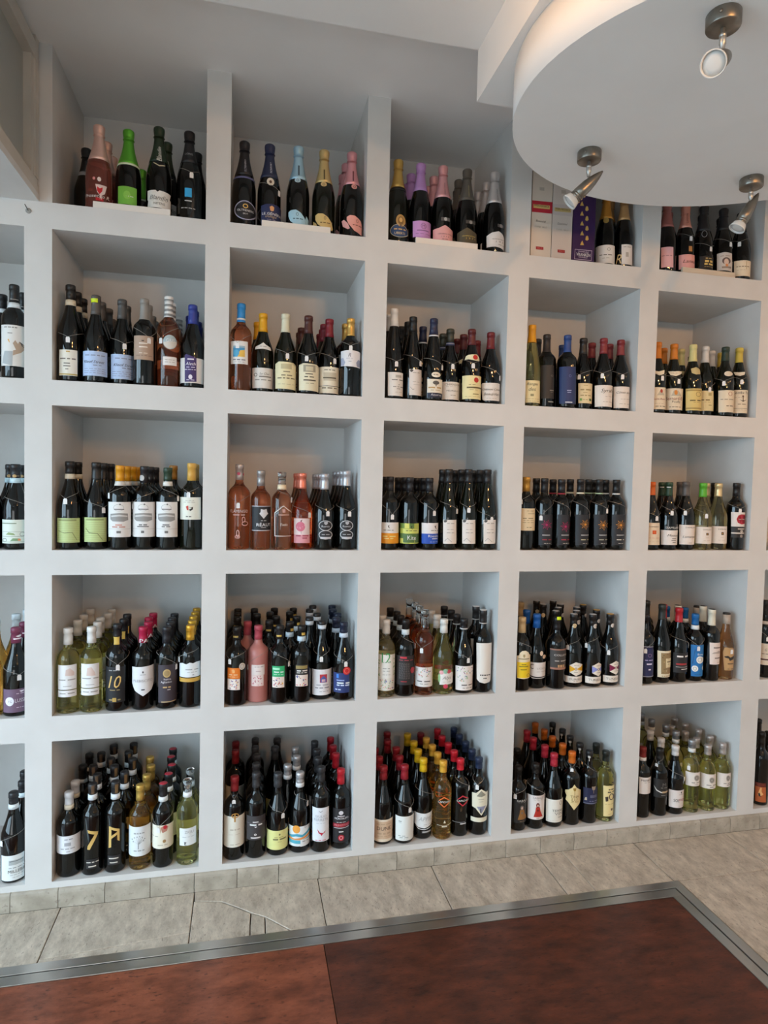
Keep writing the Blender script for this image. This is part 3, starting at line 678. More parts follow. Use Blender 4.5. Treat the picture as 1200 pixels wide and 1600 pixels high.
niche(0, 2, (340, 190, 4.615), [
 b(183, 148, 'champ', 'black', '15151a', 390, 'black sparkling bottle with silver-rimmed oval label and gold ring', ('t', 187, 300, 95, 'OLTRENERO', 'b0aeb8', 'v'), ('E', 188, 636, 80, 70, '1a1a1f'), ('o', 188, 636, 80, 70, 7, '9c9cb4'), ('o', 188, 606, 19, 16, 6, 'd8b060'), ('t', 188, 637, 116, 'OLTRENERO', 'd8d6d8'), ('t', 188, 662, 34, 'BRUT', 'c8c6c8'), bands=((385, 400, '55557a'),)),
 b(378, 172, 'champ', 'black', '1d2442', 400, 'navy-foiled sparkling bottle with navy label and cream neck seal', ('t', 385, 315, 82, 'MONFORT', 'c8cad8', 'v'), ('E', 382, 428, 27, 30, 'cfc6b8'), ('e', 382, 430, 10, 12, '5a4030'),
   ('P', [(315, 735), (470, 735), (470, 602), (430, 594), (390, 592), (350, 596), (315, 606)], '20284e'), ('p', [(380, 640), (392, 645), (404, 640), (408, 615), (392, 604), (376, 615)], 'c89060'), ('t', 388, 662, 132, 'LE G\u00c9N\u00c9RAL', 'e4e2e4'), ('t', 385, 686, 80, 'Dallagui', 'b8a080', 'i'), dash(385, 706, 60, '9a90a0', 2, 4), tag=(440, 500)),
 b(585, 185, 'champ', 'black', 'm8fb2c6', 405, 'sparkling bottle with ice blue foil and blue leaf label', dash(586, 335, 10, '3a4a58', 1, 80), ('E', 578, 416, 22, 19, '9fbccb'), ('o', 578, 416, 9, 10, 3, '3a5060'), ('P', [(512, 650), (530, 638), (565, 636), (600, 655), (628, 690), (636, 730), (630, 745), (560, 745), (525, 715), (512, 680)], '9cc0d0'), ('o', 575, 668, 9, 12, 3, '3a5060'), dash(580, 700, 70, '3a5868', 3, 7), ('P', [(640, 668), (655, 690), (655, 735), (640, 740), (630, 700)], '9cc0d0')),
 b(770, 212, 'champ', 'green', 'mb29d6c', 432, 'sparkling bottle with champagne gold foil and gold leaf label', dash(770, 365, 10, '5a4a28', 1, 80), ('E', 766, 445, 22, 19, 'b8a070'), ('o', 766, 445, 8, 10, 3, '5a4a28'), ('P', [(706, 675), (725, 662), (760, 664), (795, 685), (822, 720), (830, 760), (825, 775), (760, 770), (722, 740), (706, 705)], 'c4a86c'), ('o', 774, 695, 8, 12, 3, '5a4420'), dash(775, 728, 70, '6a5028', 3, 7), ('P', [(690, 712), (712, 735), (718, 755), (690, 752)], 'b89a60')),
 b(970, 228, 'champ', 'black', 'mc08890', 442, 'sparkling bottle with rose pink foil and pink leaf label', dash(978, 375, 10, '6a3840', 1, 80), ('E', 985, 460, 20, 20, 'c08a88'), ('o', 987, 460, 8, 10, 3, '5a3030'), ('P', [(932, 688), (955, 674), (990, 676), (1030, 700), (1045, 740), (1044, 790), (1028, 802), (985, 785), (945, 740), (932, 710)], 'd4958a'), ('o', 1006, 712, 8, 12, 3, '6a3430'), dash(1005, 742, 60, '7a4038', 3, 7), ('P', [(895, 712), (912, 706), (940, 735), (954, 770), (940, 778), (905, 755)], 'd09a98'), rear=((930, 310), (908, 385))),
])
niche(0, 3, (590, 210, 5), [
 b(160, 205, 'champ', 'green', 'mb0904c', 390, 'green sparkling bottle with gold foil, portrait oval and blue label', ('E', 165, 750, 70, 52, '28426a'), ('o', 165, 750, 70, 52, 4, 'b0a890'), ('t', 168, 770, 80, 'UBERTI', 'd8c090'), dash(170, 738, 90, 'c8a870', 3, 9), ('E', 177, 670, 37, 48, 'a8834a'), ('e', 177, 672, 22, 34, '7a5a30'), ('e', 178, 665, 13, 18, 'c8a060'), bands=((393, 418, '1c1c18'),)),
 b(327, 232, 'champ', 'black', 'b487c2', 418, 'sparkling bottle with lilac foil and lilac label', ('R', 263, 672, 407, 798, 'b98ac4'), ('o', 346, 712, 21, 22, 3, '6a4a78'), ('t', 346, 712, 20, 'M', '6a4a78'), dash(340, 747, 90, '7a5488', 1, 8), dash(340, 772, 110, '8a649a', 3, 4), ('R', 285, 795, 398, 822, 'b98ac4'), rear=((268, 312), (232, 392))),
 b(502, 252, 'champ', 'black', 'mce9698', 515, 'sparkling bottle with salmon pink foil and gabled pink label', ('t', 513, 405, 100, 'CESARINI SFORZA', '7a4a48', 'v'), ('r', 485, 645, 552, 672, '55504e'), ('e', 520, 658, 12, 14, 'b8b4b0'),
   ('P', [(422, 835), (585, 835), (585, 735), (560, 728), (515, 706), (470, 728), (422, 735)], 'd8a0a0'), ('t', 515, 775, 112, 'CESARINI SFORZA', '6a3a38'), ('t', 515, 796, 55, '1  9  7  4', '6a3a38'), dash(515, 815, 45, '8a5a58', 2, 4), rear=((447, 332), (405, 402))),
 b(702, 278, 'champ', 'black', '55514a', 540, 'sparkling bottle with dark grey foil and olive gold-lettered label', ('t', 712, 425, 100, 'CESARINI SFORZA', 'a89868', 'v'), ('r', 690, 668, 762, 696, '3c3936'), ('e', 728, 684, 12, 14, '8a8680'),
   ('P', [(622, 850), (772, 850), (772, 760), (745, 752), (700, 728), (655, 750), (622, 762)], '4a4434'), ('t', 710, 793, 100, 'CESARINI SFORZA', 'd8c068'), ('t', 726, 812, 68, '1  9  7  4', 'c8a858'), rear=((650, 357), (615, 430), (565, 490))),
 b(930, 303, 'champ', 'black', 'mb4afae', 565, 'sparkling bottle with silver foil and gabled white label', ('t', 948, 455, 100, 'CESARINI SFORZA', '58504e', 'v'), ('r', 950, 698, 1002, 724, '3c3a3a'), ('e', 978, 710, 12, 14, '8a8684'),
   ('P', [(865, 880), (935, 878), (1008, 892), (1008, 800), (985, 768), (960, 756), (905, 768), (865, 790)], 'd0ccca'), ('t', 950, 818, 88, 'CESARINI SFORZA', '4a4442'), ('t', 968, 838, 62, '1  9  7  4', '4a4442'), dash(978, 860, 45, '8a8482', 2, 4), rear=((870, 385), (825, 450), (770, 515))),
])
def strip(Z, u0, v0, u1, v1, m, label):
    a = on_plane(Z[0] + u0 / Z[2], Z[1] + v0 / Z[2], 1, .002); c = on_plane(Z[0] + u1 / Z[2], Z[1] + v1 / Z[2], 1, .002)
    o = box('retaining_strip', (a.x - c.x) / 2, (c.x - a.x) / 2, 0.0, .012, 0, .0225, m, None, .0012); o.location = ((a.x + c.x) / 2, .003, ZZ[0] + .0003)
    tag(o, label, 'strip', 'strips along the top shelf edge')
OFFW = paint('d6d0c8', .6)
strip((90, 170, 4.615), 253, 690, 812, 740, OFFW, 'off-white strip lying before the green-foiled bottles on the top shelf')
strip((340, 190, 4.615), 318, 740, 815, 790, OFFW, 'off-white strip lying before the blue and gold foiled bottles')
strip((590, 210, 5), 300, 840, 783, 880, OFFW, 'off-white strip lying before the lilac and pink foiled bottles')
strip((980, 230, 5.4545), 475, 1040, 922, 1080, PINE, 'pale wooden strip lying on the top shelf at far right')
# gift cartons
def carton(Z, u0, u1, v1, vt, H, y, m, label, shapes, texts):
    a = on_plane(Z[0] + u0 / Z[2], Z[1] + v1 / Z[2], 1, y); c = on_plane(Z[0] + u1 / Z[2], Z[1] + v1 / Z[2], 1, y)
    w = c.x - a.x - .001; zs = NICHE_Z[0][0] + .0003
    r = tag(empty('gift_carton', ((a.x + c.x) / 2, y + w / 2, zs)), label, 'box', 'bottle cartons on the top shelf')
    body = box('carton_body', -w / 2, w / 2, -w / 2, w / 2, 0, H, m, r, .0012)
    lid = box('carton_flap', -w / 2 + .003, w / 2 - .003, -w / 2 + .003, w / 2 - .003, H, H + .001, m, r)
    def loc(u, v):
        p = on_plane(Z[0] + u / Z[2], Z[1] + v / Z[2], 1, y); return (p.x - (a.x + c.x) / 2, p.z - zs)
    for i, (nm, pts, colr) in enumerate(shapes):
        q = [loc(*p) for p in pts]; q = [(min(max(x, -w / 2), w / 2), z) for x, z in q]; d = -w / 2 - .0004 - .00008 * i
        me = bpy.data.meshes.new(nm); me.from_pydata([(x, d, z) for x, z in q], [], [tuple(range(len(q)))]); me.update()
        link(nm, me, paint(colr), body)
    vs, fs, mi, mats = [], [], [], []
    for (cu, cv, tw, s, colr, op) in texts:
        g, f, _ = text_geo(s, .28 if 'i' in op else 0); x, z = loc(cu, cv); x2, _z = loc(cu + tw, cv); k = x2 - x; n0 = len(vs)
        mm = paint(colr, .5, 0, 1.2)
        if mm not in mats: mats.append(mm)
        vs += [(x + gx * k, -w / 2 - .0020, z + gy * k * (1.3 if 'T' in op else 1)) for gx, gy in g]
        for ff in f: fs.append(tuple(n0 + j for j in ff)); mi.append(mats.index(mm))
    me = bpy.data.meshes.new('lettering'); me.from_pydata(vs, [], fs); me.update()
    for mm in mats: me.materials.append(mm)
    me.polygons.foreach_set('material_index', mi); link('lettering', me, None, body)
ZB = (800, 230, 5.4545)
def q4(u0, v0, u1, v1, sl=.1): return [(u0, v1), (u1, v1 + (u1 - u0) * sl), (u1, v0 + (u1 - u0) * sl), (u0, v0)]
carton(ZB, 155, 330, 925, 215, .338, .012, paint('c4b9ac', .5, 0, 1.25), 'white champagne carton with a red band on the top shelf',
  [('red_band', q4(150, 450, 345, 548), 'a01c2c'), ('name_plate', q4(182, 484, 322, 516), 'c0a468'), ('crest', q4(235, 340, 275, 368), 'a49a8e'), ('red_block', q4(203, 845, 267, 870), '8e1a26')],
  [(252, 503, 125, 'PIPER-HEIDSIECK', '4a2a1c', 'T'), (245, 632, 85, 'Essentiel', '4a4440', 'i'), (245, 680, 105, 'CUV\u00c9E \u00b7 BRUT', '8a8278', ''), (235, 862, 44, 'BRUT', 'c86a60', '')])
carton(ZB, 332, 505, 945, 290, .338, .012, paint('c0b5ac', .5, 0, 1.25), 'white champagne carton with a grey-pink band beside the purple carton',
  [('grey_band', q4(325, 478, 520, 572), 'b3a7a2'), ('name_plate', q4(362, 513, 502, 545), 'b09a62'), ('crest', q4(420, 365, 460, 395), 'a49a8e'), ('red_block', q4(388, 872, 450, 897), '8e1a26')],
  [(433, 532, 125, 'PIPER-HEIDSIECK', '3a2a1c', 'T'), (428, 655, 85, 'Essentiel', '8a827a', 'i'), (428, 705, 105, 'CUV\u00c9E \u00b7 BRUT', '9a9288', ''), (420, 888, 44, 'BRUT', 'c86a60', '')])
fl = []
for i in range(9):
    cu, cv = 612 + (26 if i % 2 else -14), 480 + 42 * i
    fl.append(('grape_leaf', [(cu - 14, cv + 16), (cu, cv + 24), (cu + 14, cv + 14), (cu + 10, cv - 12), (cu, cv - 20), (cu - 10, cv - 10)] if i % 2 else [(cu - 18, cv + 18), (cu + 14, cv + 20), (cu + 6, cv - 4), (cu, cv - 20), (cu - 10, cv - 2)], 'b89850'))
carton(ZB, 508, 700, 962, 410, .300, .014, paint('33184a', .45, 0, 1.1), 'purple champagne carton with a gold vine on the top shelf',
  fl + [('frame_rule', q4(535, 868, 680, 872), 'b8a8c0'), ('frame_rule', q4(530, 950, 676, 954), 'b8a8c0'), ('frame_rule', [(535, 868), (538, 868), (533, 952), (530, 952)], 'b8a8c0'), ('frame_rule', [(678, 882), (681, 882), (676, 968), (673, 968)], 'b8a8c0')],
  [(606, 893, 90, 'CHAMPAGNE', 'c8bcd0', ''), (606, 918, 118, 'VRANKEN', 'e8e2ec', 'T'), (603, 940, 75, 'DEMOISELLE', 'c8bcd0', '')])
niche(0, 4, ZB, [
 b(795, None, 'champ', 'black', 'mb07a2e', 588, 'champagne bottle with orange gold foil, gold crest and white label', ('R', 715, 828, 875, 985, 'd0cecb'), ('o', 825, 865, 13, 13, 3, '6a665e'), dash(800, 912, 105, '6a645c', 3, 8), dash(800, 940, 60, '9a948c', 2, 4), ('E', 803, 608, 24, 28, '9a7838'), H=.315, y=.072, R=.040),
 b(888, 470, 'champ', 'black', 'm9a7448', None, 'champagne bottle with pale copper foil between two front bottles', H=.318, y=.175),
 b(985, None, 'champ', 'black', 'mb08a5c', 603, 'champagne bottle with tan foil, narrow white label and gold monogram', ('R', 972, 828, 1062, 1000, 'd2cdc9'), dash(1020, 850, 60, '8a847c', 2, 4), dash(1020, 915, 24, 'a8a29a', 1, 40), ('t', 950, 950, 48, 'R', 'd0b480', 'iT'), H=.315, y=.072, R=.040),
])
niche(0, 5, (980, 230, 5.4545), [
 b(345, None, 'champ', 'black', 'm96605c', 658, 'champagne bottle with copper pink foil and plain pink label', ('R', 305, 845, 408, 1020, 'd4a4a8'), dash(355, 920, 85, 'a87a80', 3, 7), H=.308, rear=((395, 520),)),
 b(480, None, 'champ', 'black', 'mc48878', 660, 'champagne bottle with salmon foil and salmon script label', ('t', 505, 575, 80, 'LANSON', '7a3a34', 'v'), ('r', 517, 835, 546, 880, 'b07840'), ('R', 432, 906, 565, 1032, 'd49a96'), ('t', 520, 965, 105, 'Lanson', '4a2a2a', 'i'), H=.302, tag=(533, 770)),
 b(640, None, 'champ', 'black', '1c1c20', 690, 'black champagne bottle with silver neck ring and gold-lettered black label', ('o', 655, 724, 24, 32, 4, '8a8a8c'), ('R', 615, 920, 730, 1030, '1a1a1c'), dash(690, 940, 50, 'b09a60', 2, 7), dash(690, 965, 62, 'd0b468', 2, 18), dash(688, 990, 68, 'd0b468', 2, 14), dash(688, 1012, 68, '8a7a50', 4, 6), H=.312, tag=(706, 860), rear=((685, 565),)),
 b(812, None, 'champ', 'black', '17161a', 680, 'champagne bottle with drawn bearded face on grey label', ('P', [(767, 1040), (893, 1052), (893, 895), (830, 888), (767, 895)], 'bdb6b0'), dash(835, 920, 80, '9a8a80', 2, 6), ('e', 846, 963, 36, 30, '5a4a46'), ('e', 846, 972, 20, 28, 'c8b0a2'), ('e', 850, 1000, 12, 12, 'c07a4a'), ('r', 808, 1010, 885, 1026, '8a7a70'), H=.312, tag=(880, 820), rear=((850, 580),)),
 b(965, None, 'champ', 'black', '15151a', 690, 'champagne bottle with speckled cream label at the shelf end', ('R', 912, 958, 1055, 1092, 'd4c8b2'), dash(985, 1010, 105, '8a7a62', 5, 8), ('r', 1015, 965, 1019, 1035, 'a8926a'), dash(970, 1040, 70, 'a8987c', 3, 3), H=.305, tag=(958, 815)),
])
# -- row two
niche(1, 0, (0, 420, 8), [
 b(40, 330, 'burg', 'black', K, 505, 'black-capped bottle cut by the picture edge with white neck strip', H=.318, bands=((508, 552, 'c8ccd0'),)),
 b(178, 210, 'bord', 'black', '1c1c1c', 390, 'bottle with white label showing a reaching hand and gold drop', ('R', 20, 702, 312, 1215, 'd4d2ce'), dash(135, 732, 160, '7a7672', 4, 12), dash(125, 805, 60, '8a8682', 1, 10), ('p', [(95, 885), (112, 880), (125, 930), (110, 915)], 'd0a040'), ('p', [(160, 930), (190, 890), (225, 935), (240, 900), (290, 930), (310, 940), (305, 990), (260, 1040), (190, 1070), (160, 1085), (165, 1020), (200, 1010)], 'a8927e'), ('p', [(240, 900), (300, 935), (305, 970), (275, 960)], '4a4644'), ('p', [(40, 1130), (60, 1030), (160, 1030), (155, 1215), (35, 1180)], 'a4a8aa'), dash(180, 360, 90, '8a8682', 1, 10), bands=((398, 468, 'cfd4d6'),), R=.039, rear=((275, 312),)),
])
niche(1, 1, (70, 430, 4.615), [
 b(170, 72, 'burg', 'black', '211f1e', 156, 'dark bottle with cream neck strip and gold-footed cream label', ('R', 88, 535, 217, 722, 'dad6ca'), dash(150, 548, 28, 'c0a060', 1, 10), dash(150, 600, 110, '6a645c', 3, 9), dash(142, 633, 45, '6a645c', 1, 7), dash(142, 653, 50, '6a645c', 1, 7), dash(142, 675, 22, '6a645c', 1, 6), ('r', 88, 708, 217, 717, 'b09a50'), bands=((158, 200, 'd0c4ac'),), tag=(150, 463), rear=((222, 125), (258, 168))),
 b(342, 152, 'burg', 'black', '55504c', 272, 'grey-capped bottle with neon sticker and pale blue script label', ('R', 250, 547, 422, 726, 'a9bce0'), dash(335, 578, 140, '7a8098', 4, 7), ('t', 330, 625, 140, 'Kloof Street', '4a5068', 'i'), dash(350, 650, 60, '6a7088', 2, 5), dash(335, 675, 150, '7a80a0', 5, 3), dash(335, 690, 150, '7a80a0', 4, 3), dash(335, 705, 150, '7a80a0', 5, 3), ('S', 308, 156, 354, 184, 'c8ea20'), rear=((388, 195), (418, 238), (447, 275), (472, 308))),
 b(522, 170, 'burg', 'black', '4c4a48', 292, 'grey-capped bottle with blue script label and large price tag', ('R', 440, 562, 607, 742, 'a9bce0'), dash(530, 592, 120, '7a8098', 3, 7), ('t', 530, 640, 140, 'Kloof Street', '4a5068', 'i'), dash(555, 662, 70, '6a7088', 2, 5), dash(525, 690, 150, '7a80a0', 5, 3), dash(525, 705, 150, '7a80a0', 4, 3), dash(525, 720, 150, '7a80a0', 5, 3), tag=(537, 503), rear=((565, 220),)),
 b(690, 178, 'bord', 'black', '8d8983', 310, 'greige-capped bottle with tan square label', ('R', 615, 437, 752, 610, 'a58b78'), ('p', [(665, 470), (688, 470), (684, 477), (669, 477)], '3a302a'), dash(680, 492, 60, 'd8ccc0', 1, 8), dash(680, 518, 60, 'd8ccc0', 1, 8), dash(680, 562, 60, 'c8b8a8', 2, 7), dash(685, 580, 110, '7a6454', 4, 4), tag=(719, 470), R=.0385, rear=((733, 222), (752, 258), (770, 293), (790, 332))),
 b(865, 155, 'bord', 'pink', 'e0dedb', 285, 'pale rosé bottle with striped white cap and round blue-grey label', ('E', 872, 476, 50, 52, '9fb0b4'), ('p', [(824, 478), (920, 468), (920, 486), (900, 515), (872, 527), (845, 518), (826, 496)], 'c8c4bc'), ('t', 874, 465, 62, 'GRIS', 'e8ecec'), ('R', 822, 583, 920, 645, 'd8d4d0'), dash(870, 605, 70, 'a09890', 3, 4), dash(870, 622, 70, 'a09890', 3, 4), stripes='8a8a88', tag=(809, 470), R=.040, rear=((903, 210), (925, 245), (965, 308))),
 b(1058, 222, 'burg', 'black', '2a3888', 340, 'blue-capped bottle with purple panel on a white label', ('R', 968, 597, 1140, 778, 'cfc8c2'), ('p', [(1000, 772), (1083, 768), (1083, 597), (1010, 570), (1000, 580)], '38265c'), dash(1042, 607, 46, 'd8d0e0', 1, 9), ('t', 1042, 640, 70, 'Aleth', 'e0d8e8', 'i'), dash(1042, 665, 60, 'c8c0d8', 2, 5), dash(1040, 682, 78, 'b8b0c8', 4, 6), ('e', 1040, 735, 14, 17, 'd8d0dc'), dash(1040, 757, 55, 'd8d0dc', 2, 4), rear=((1095, 275), (1108, 315), (1120, 352), (1138, 385))),
])
niche(1, 2, (340, 450, 4.8), [
 b(168, 125, 'bord', 'rose', '2a88cc', 245, 'rosé bottle with sky blue cap and picture label', ('R', 90, 400, 215, 572, 'd6d4d0'), ('r', 107, 450, 193, 518, '3a86b0'), ('p', [(140, 518), (193, 518), (193, 465), (160, 470), (146, 490)], 'd8b050'), ('e', 130, 490, 22, 24, '4a9ac0'), ('r', 107, 436, 193, 450, '8aa8b8'), dash(152, 540, 90, '6a6a78', 3, 7), dash(150, 557, 80, '9a98a0', 3, 4), bands=((215, 228, 'd8d8d4'),), R=.0395, tag=(140, 435)),
 b(332, 187, 'burg', 'green', 'e0a418', 307, 'yellow-capped bottle with white collar and white label', ('P', [(270, 452), (330, 446), (390, 455), (386, 432), (350, 412), (332, 395), (312, 412), (275, 430)], 'd8d4ce'), dash(330, 428, 50, '9a968e', 2, 5), ('R', 250, 592, 405, 746, 'd4d1cc'), ('o', 275, 645, 13, 14, 5, '6a665e'), ('t', 340, 636, 70, 'Le Clos', '5a564e', 'i'), dash(345, 658, 88, '7a766e', 1, 9), dash(330, 683, 120, '7a766e', 3, 6), rear=((302, 262),)),
 b(502, 203, 'burg', 'green', 'd8d4b8', 322, 'cream-capped bottle with stepped pale yellow label', ('P', [(425, 756), (580, 762), (580, 580), (558, 575), (558, 558), (450, 553), (450, 570), (425, 570)], 'd8cfa8'), ('r', 465, 570, 545, 608, 'b8ae88'), dash(508, 628, 50, '7a7054', 1, 7), dash(508, 655, 80, '7a7054', 2, 8), dash(503, 677, 125, '6a6044', 4, 8), dash(503, 722, 120, 'a89e78', 4, 3), tag=(513, 512)),
 b(672, 217, 'burg', 'black', '4a2420', 330, 'brown-capped bottle with stepped cream label and chateau vignette', ('P', [(600, 768), (748, 774), (748, 588), (730, 584), (730, 570), (630, 566), (630, 578), (600, 578)], 'd6cfb4'), ('r', 632, 578, 722, 630, '9a9480'), ('r', 650, 590, 705, 622, 'c4bca0'), dash(675, 645, 55, '5a5444', 1, 8), dash(675, 667, 70, '5a5444', 2, 8), dash(678, 692, 90, '4a4434', 1, 9), dash(680, 716, 60, '8a846c', 2, 4), tag=(657, 532), rear=((635, 305), (622, 340))),
 b(850, 230, 'burg', 'black', '7a1c2a', 348, 'wine-red capped bottle with two-part cream label', ('R', 772, 585, 925, 728, 'dad4c2'), ('r', 805, 628, 900, 690, 'bcb4a0'), dash(850, 608, 80, '7a7464', 3, 7), dash(850, 668, 95, '5a5444', 1, 10), ('R', 772, 732, 925, 785, 'dad4c2'), dash(848, 745, 110, '6a6454', 3, 8), tag=(887, 540), rear=((808, 275), (785, 312), (765, 348))),
 b(1002, 237, 'bord', 'black', 'mb8924c', 350, 'gold-capped bottle with arched white label in the right corner', ('P', [(928, 586), (1072, 598), (1072, 478), (1000, 468), (928, 474)], 'd6d4d6'), ('p', [(928, 530), (945, 525), (960, 560), (950, 585), (928, 582)], 'a0a4b8'), ('p', [(1040, 560), (1055, 535), (1072, 540), (1072, 590), (1045, 588)], '8a90a8'), ('t', 992, 505, 20, 'R', '6a6a78', 'i'), dash(992, 530, 50, 'b0b0b8', 2, 4), dash(995, 553, 22, '9a9aa4', 1, 4), R=.0385, tag=(1000, 455), rear=((962, 272),)),
])
niche(1, 3, (590, 460, 5.714), [
 b(147, 127, 'flute', 'black', 'd8d5d0', 270, 'tall bottle with white cap and white label in the left corner', ('R', 87, 695, 220, 905, 'd4d0cb'), ('r', 155, 718, 205, 742, 'a8a49e'), dash(170, 762, 95, '6a6660', 2, 8), dash(185, 805, 12, '6a6660', 1, 6), dash(175, 824, 85, '7a766e', 3, 7), dash(180, 842, 30, '7a766e', 1, 6), dash(180, 872, 55, 'b0aaa2', 2, 4), tag=(162, 622), rear=((98, 178),)),
 b(317, 200, 'flute', 'black', '1c1b1a', 310, 'tall bottle with black cap and narrow white sprig label', ('R', 280, 662, 388, 895, 'd2ccc8'), ('p', [(285, 672), (300, 662), (320, 668), (312, 682), (296, 690)], '4a4644'), dash(342, 692, 60, '8a847e', 2, 5), dash(340, 775, 60, 'a09a94', 2, 4), dash(345, 798, 55, 'b0aaa4', 1, 4), ('p', [(290, 820), (310, 842), (325, 838), (327, 842), (310, 848), (288, 824)], '8a847e'), tag=(377, 605), rear=((262, 242), (222, 288))),
 b(473, 223, 'flute', 'black', '1f2340', 345, 'tall navy-capped bottle with small oval and tree label', ('E', 490, 716, 40, 24, 'd8d0c0'), dash(488, 716, 40, '7a7264', 2, 7), ('R', 413, 755, 545, 878, 'd8d0c0'), ('e', 490, 788, 28, 18, '55524e'), ('r', 486, 795, 494, 820, '55524e'), dash(478, 832, 110, 'b0905c', 2, 12), dash(482, 854, 80, 'a89878', 2, 6), ('R', 413, 881, 545, 920, '20243a'), ('t', 488, 896, 85, 'R\u00e9serve', 'c8c8d0', 'i'), bands=((349, 362, 'c8c8cc'),), tag=(541, 645), rear=((398, 288),)),
 b(658, 303, 'burg', 'black', '3a3b30', 400, 'olive-capped bottle with navy neck strip and wide white label', ('R', 563, 772, 740, 932, 'd4cfc9'), ('t', 670, 797, 125, 'CHANSON', '7a7468'), dash(662, 815, 90, 'b0aaa2', 3, 4), ('t', 675, 853, 105, 'MEURSAULT', '55504a'), dash(680, 893, 45, '8a847c', 2, 5), bands=((403, 432, '3a4260'), (412, 420, 'b8bcc8')), tag=(677, 635), rear=((600, 345), (545, 378))),
 b(829, 320, 'burg', 'black', '581c1e', 440, 'bottle with red-sealed cream collar and yellowed label', ('P', [(765, 580), (800, 578), (860, 590), (893, 590), (890, 550), (870, 528), (800, 534), (775, 545)], 'dcd4b0'), ('e', 858, 558, 21, 23, 'b82a20'), ('R', 743, 725, 912, 935, 'dccf9c'), ('e', 866, 764, 20, 23, 'b02a22'), dash(830, 805, 60, '9a8e60', 2, 5), dash(845, 832, 125, '5a5030', 1, 13), dash(842, 852, 70, '9a8e60', 2, 4), dash(860, 890, 50, '8a7e50', 1, 9), dash(830, 912, 130, 'b0a470', 4, 3), tag=(838, 640), rear=((768, 362), (713, 402))),
 b(1002, 343, 'burg', 'black', '6a1a1e', 470, 'red-capped bottle with rounded white script label', ('P', [(925, 935), (940, 946), (1068, 946), (1085, 935), (1090, 800), (1080, 787), (925, 787), (917, 800)], 'd2ccc6'), ('t', 1003, 845, 155, 'Ch\u00e2teau Cambon', '4a4642', 'i'), ('t', 1003, 890, 130, 'Beaujolais', '5a5650', 'i'), dash(1005, 925, 85, 'a09a94', 4, 3), tag=(1075, 738), rear=((892, 420),)),
])
niche(1, 4, (805, 490, 6), [
 b(155, 118, 'flute', 'lime', 'd8981a', 258, 'slim yellow-green bottle with orange-yellow cap and cream label', ('R', 90, 627, 222, 836, 'd6c89a'), ('t', 155, 665, 100, 'Ranges', '5a5440', 'i'), ('t', 153, 710, 65, 'des', '5a5440', 'i'), dash(152, 765, 30, '8a8260', 1, 22), dash(155, 800, 120, 'a89c70', 5, 4), dash(155, 822, 120, 'a89c70', 5, 4)),
 b(322, 193, 'bord', 'black', '2a2321', 340, 'all black-brown bottle with dark wraparound label', ('R', 262, 475, 385, 790, '2a2624'), ('o', 368, 573, 9, 9, 3, '6a645c'), dash(365, 712, 35, '8a8478', 1, 7), dash(365, 728, 22, '6a645c', 1, 5), dash(355, 820, 45, '9a948a', 1, 9), rear=((250, 232), (200, 270)), R=.0405),
 b(487, 212, 'bord', 'black', '28437e', 350, 'blue-capped bottle with deep blue wraparound label', ('R', 408, 497, 560, 845, '202f5a'), ('o', 508, 585, 11, 12, 3, '5a6a98'), dash(500, 722, 40, '9aa4c4', 1, 8), dash(500, 740, 34, '8a94b8', 1, 7), dash(495, 832, 65, 'c0c4d0', 1, 10), R=.0405, rear=((442, 300),)),
 b(655, 230, 'burg', 'black', '241f1d', 360, 'black-capped bottle with cream label and green corner squares', ('R', 605, 647, 738, 836, 'd4c49c'), dash(675, 668, 40, 'b09a60', 1, 5), dash(672, 708, 95, '9a8658', 2, 12), dash(670, 735, 40, 'a89468', 1, 6), dash(672, 762, 95, 'a08c60', 3, 10), ('r', 617, 790, 640, 812, '6a9a4a'), ('r', 705, 790, 723, 812, '4a6a34'), dash(670, 802, 45, 'a89468', 2, 7), tag=(615, 588)),
 b(840, 240, 'burg', 'black', '7c282c', 365, 'dark red capped bottle with white one-word script label', ('R', 755, 672, 922, 873, 'd6cec6'), ('t', 862, 728, 100, 'Syrah', '3a3632', 'i'), dash(880, 778, 55, 'a89c92', 2, 4), dash(870, 828, 80, '9a8e84', 3, 4), tag=(825, 585), rear=((752, 280),)),
 b(1005, 253, 'burg', 'black', '7c282c', 375, 'dark red capped bottle with white two-word script label', ('R', 935, 682, 1092, 884, 'd6cec6'), ('t', 1022, 738, 120, 'C\u00f4tes du R', '4a4642', 'i'), dash(1040, 800, 75, 'a89c92', 3, 4), dash(1035, 845, 95, '9a8e84', 3, 4), tag=(1018, 592), rear=((912, 290),)),
])
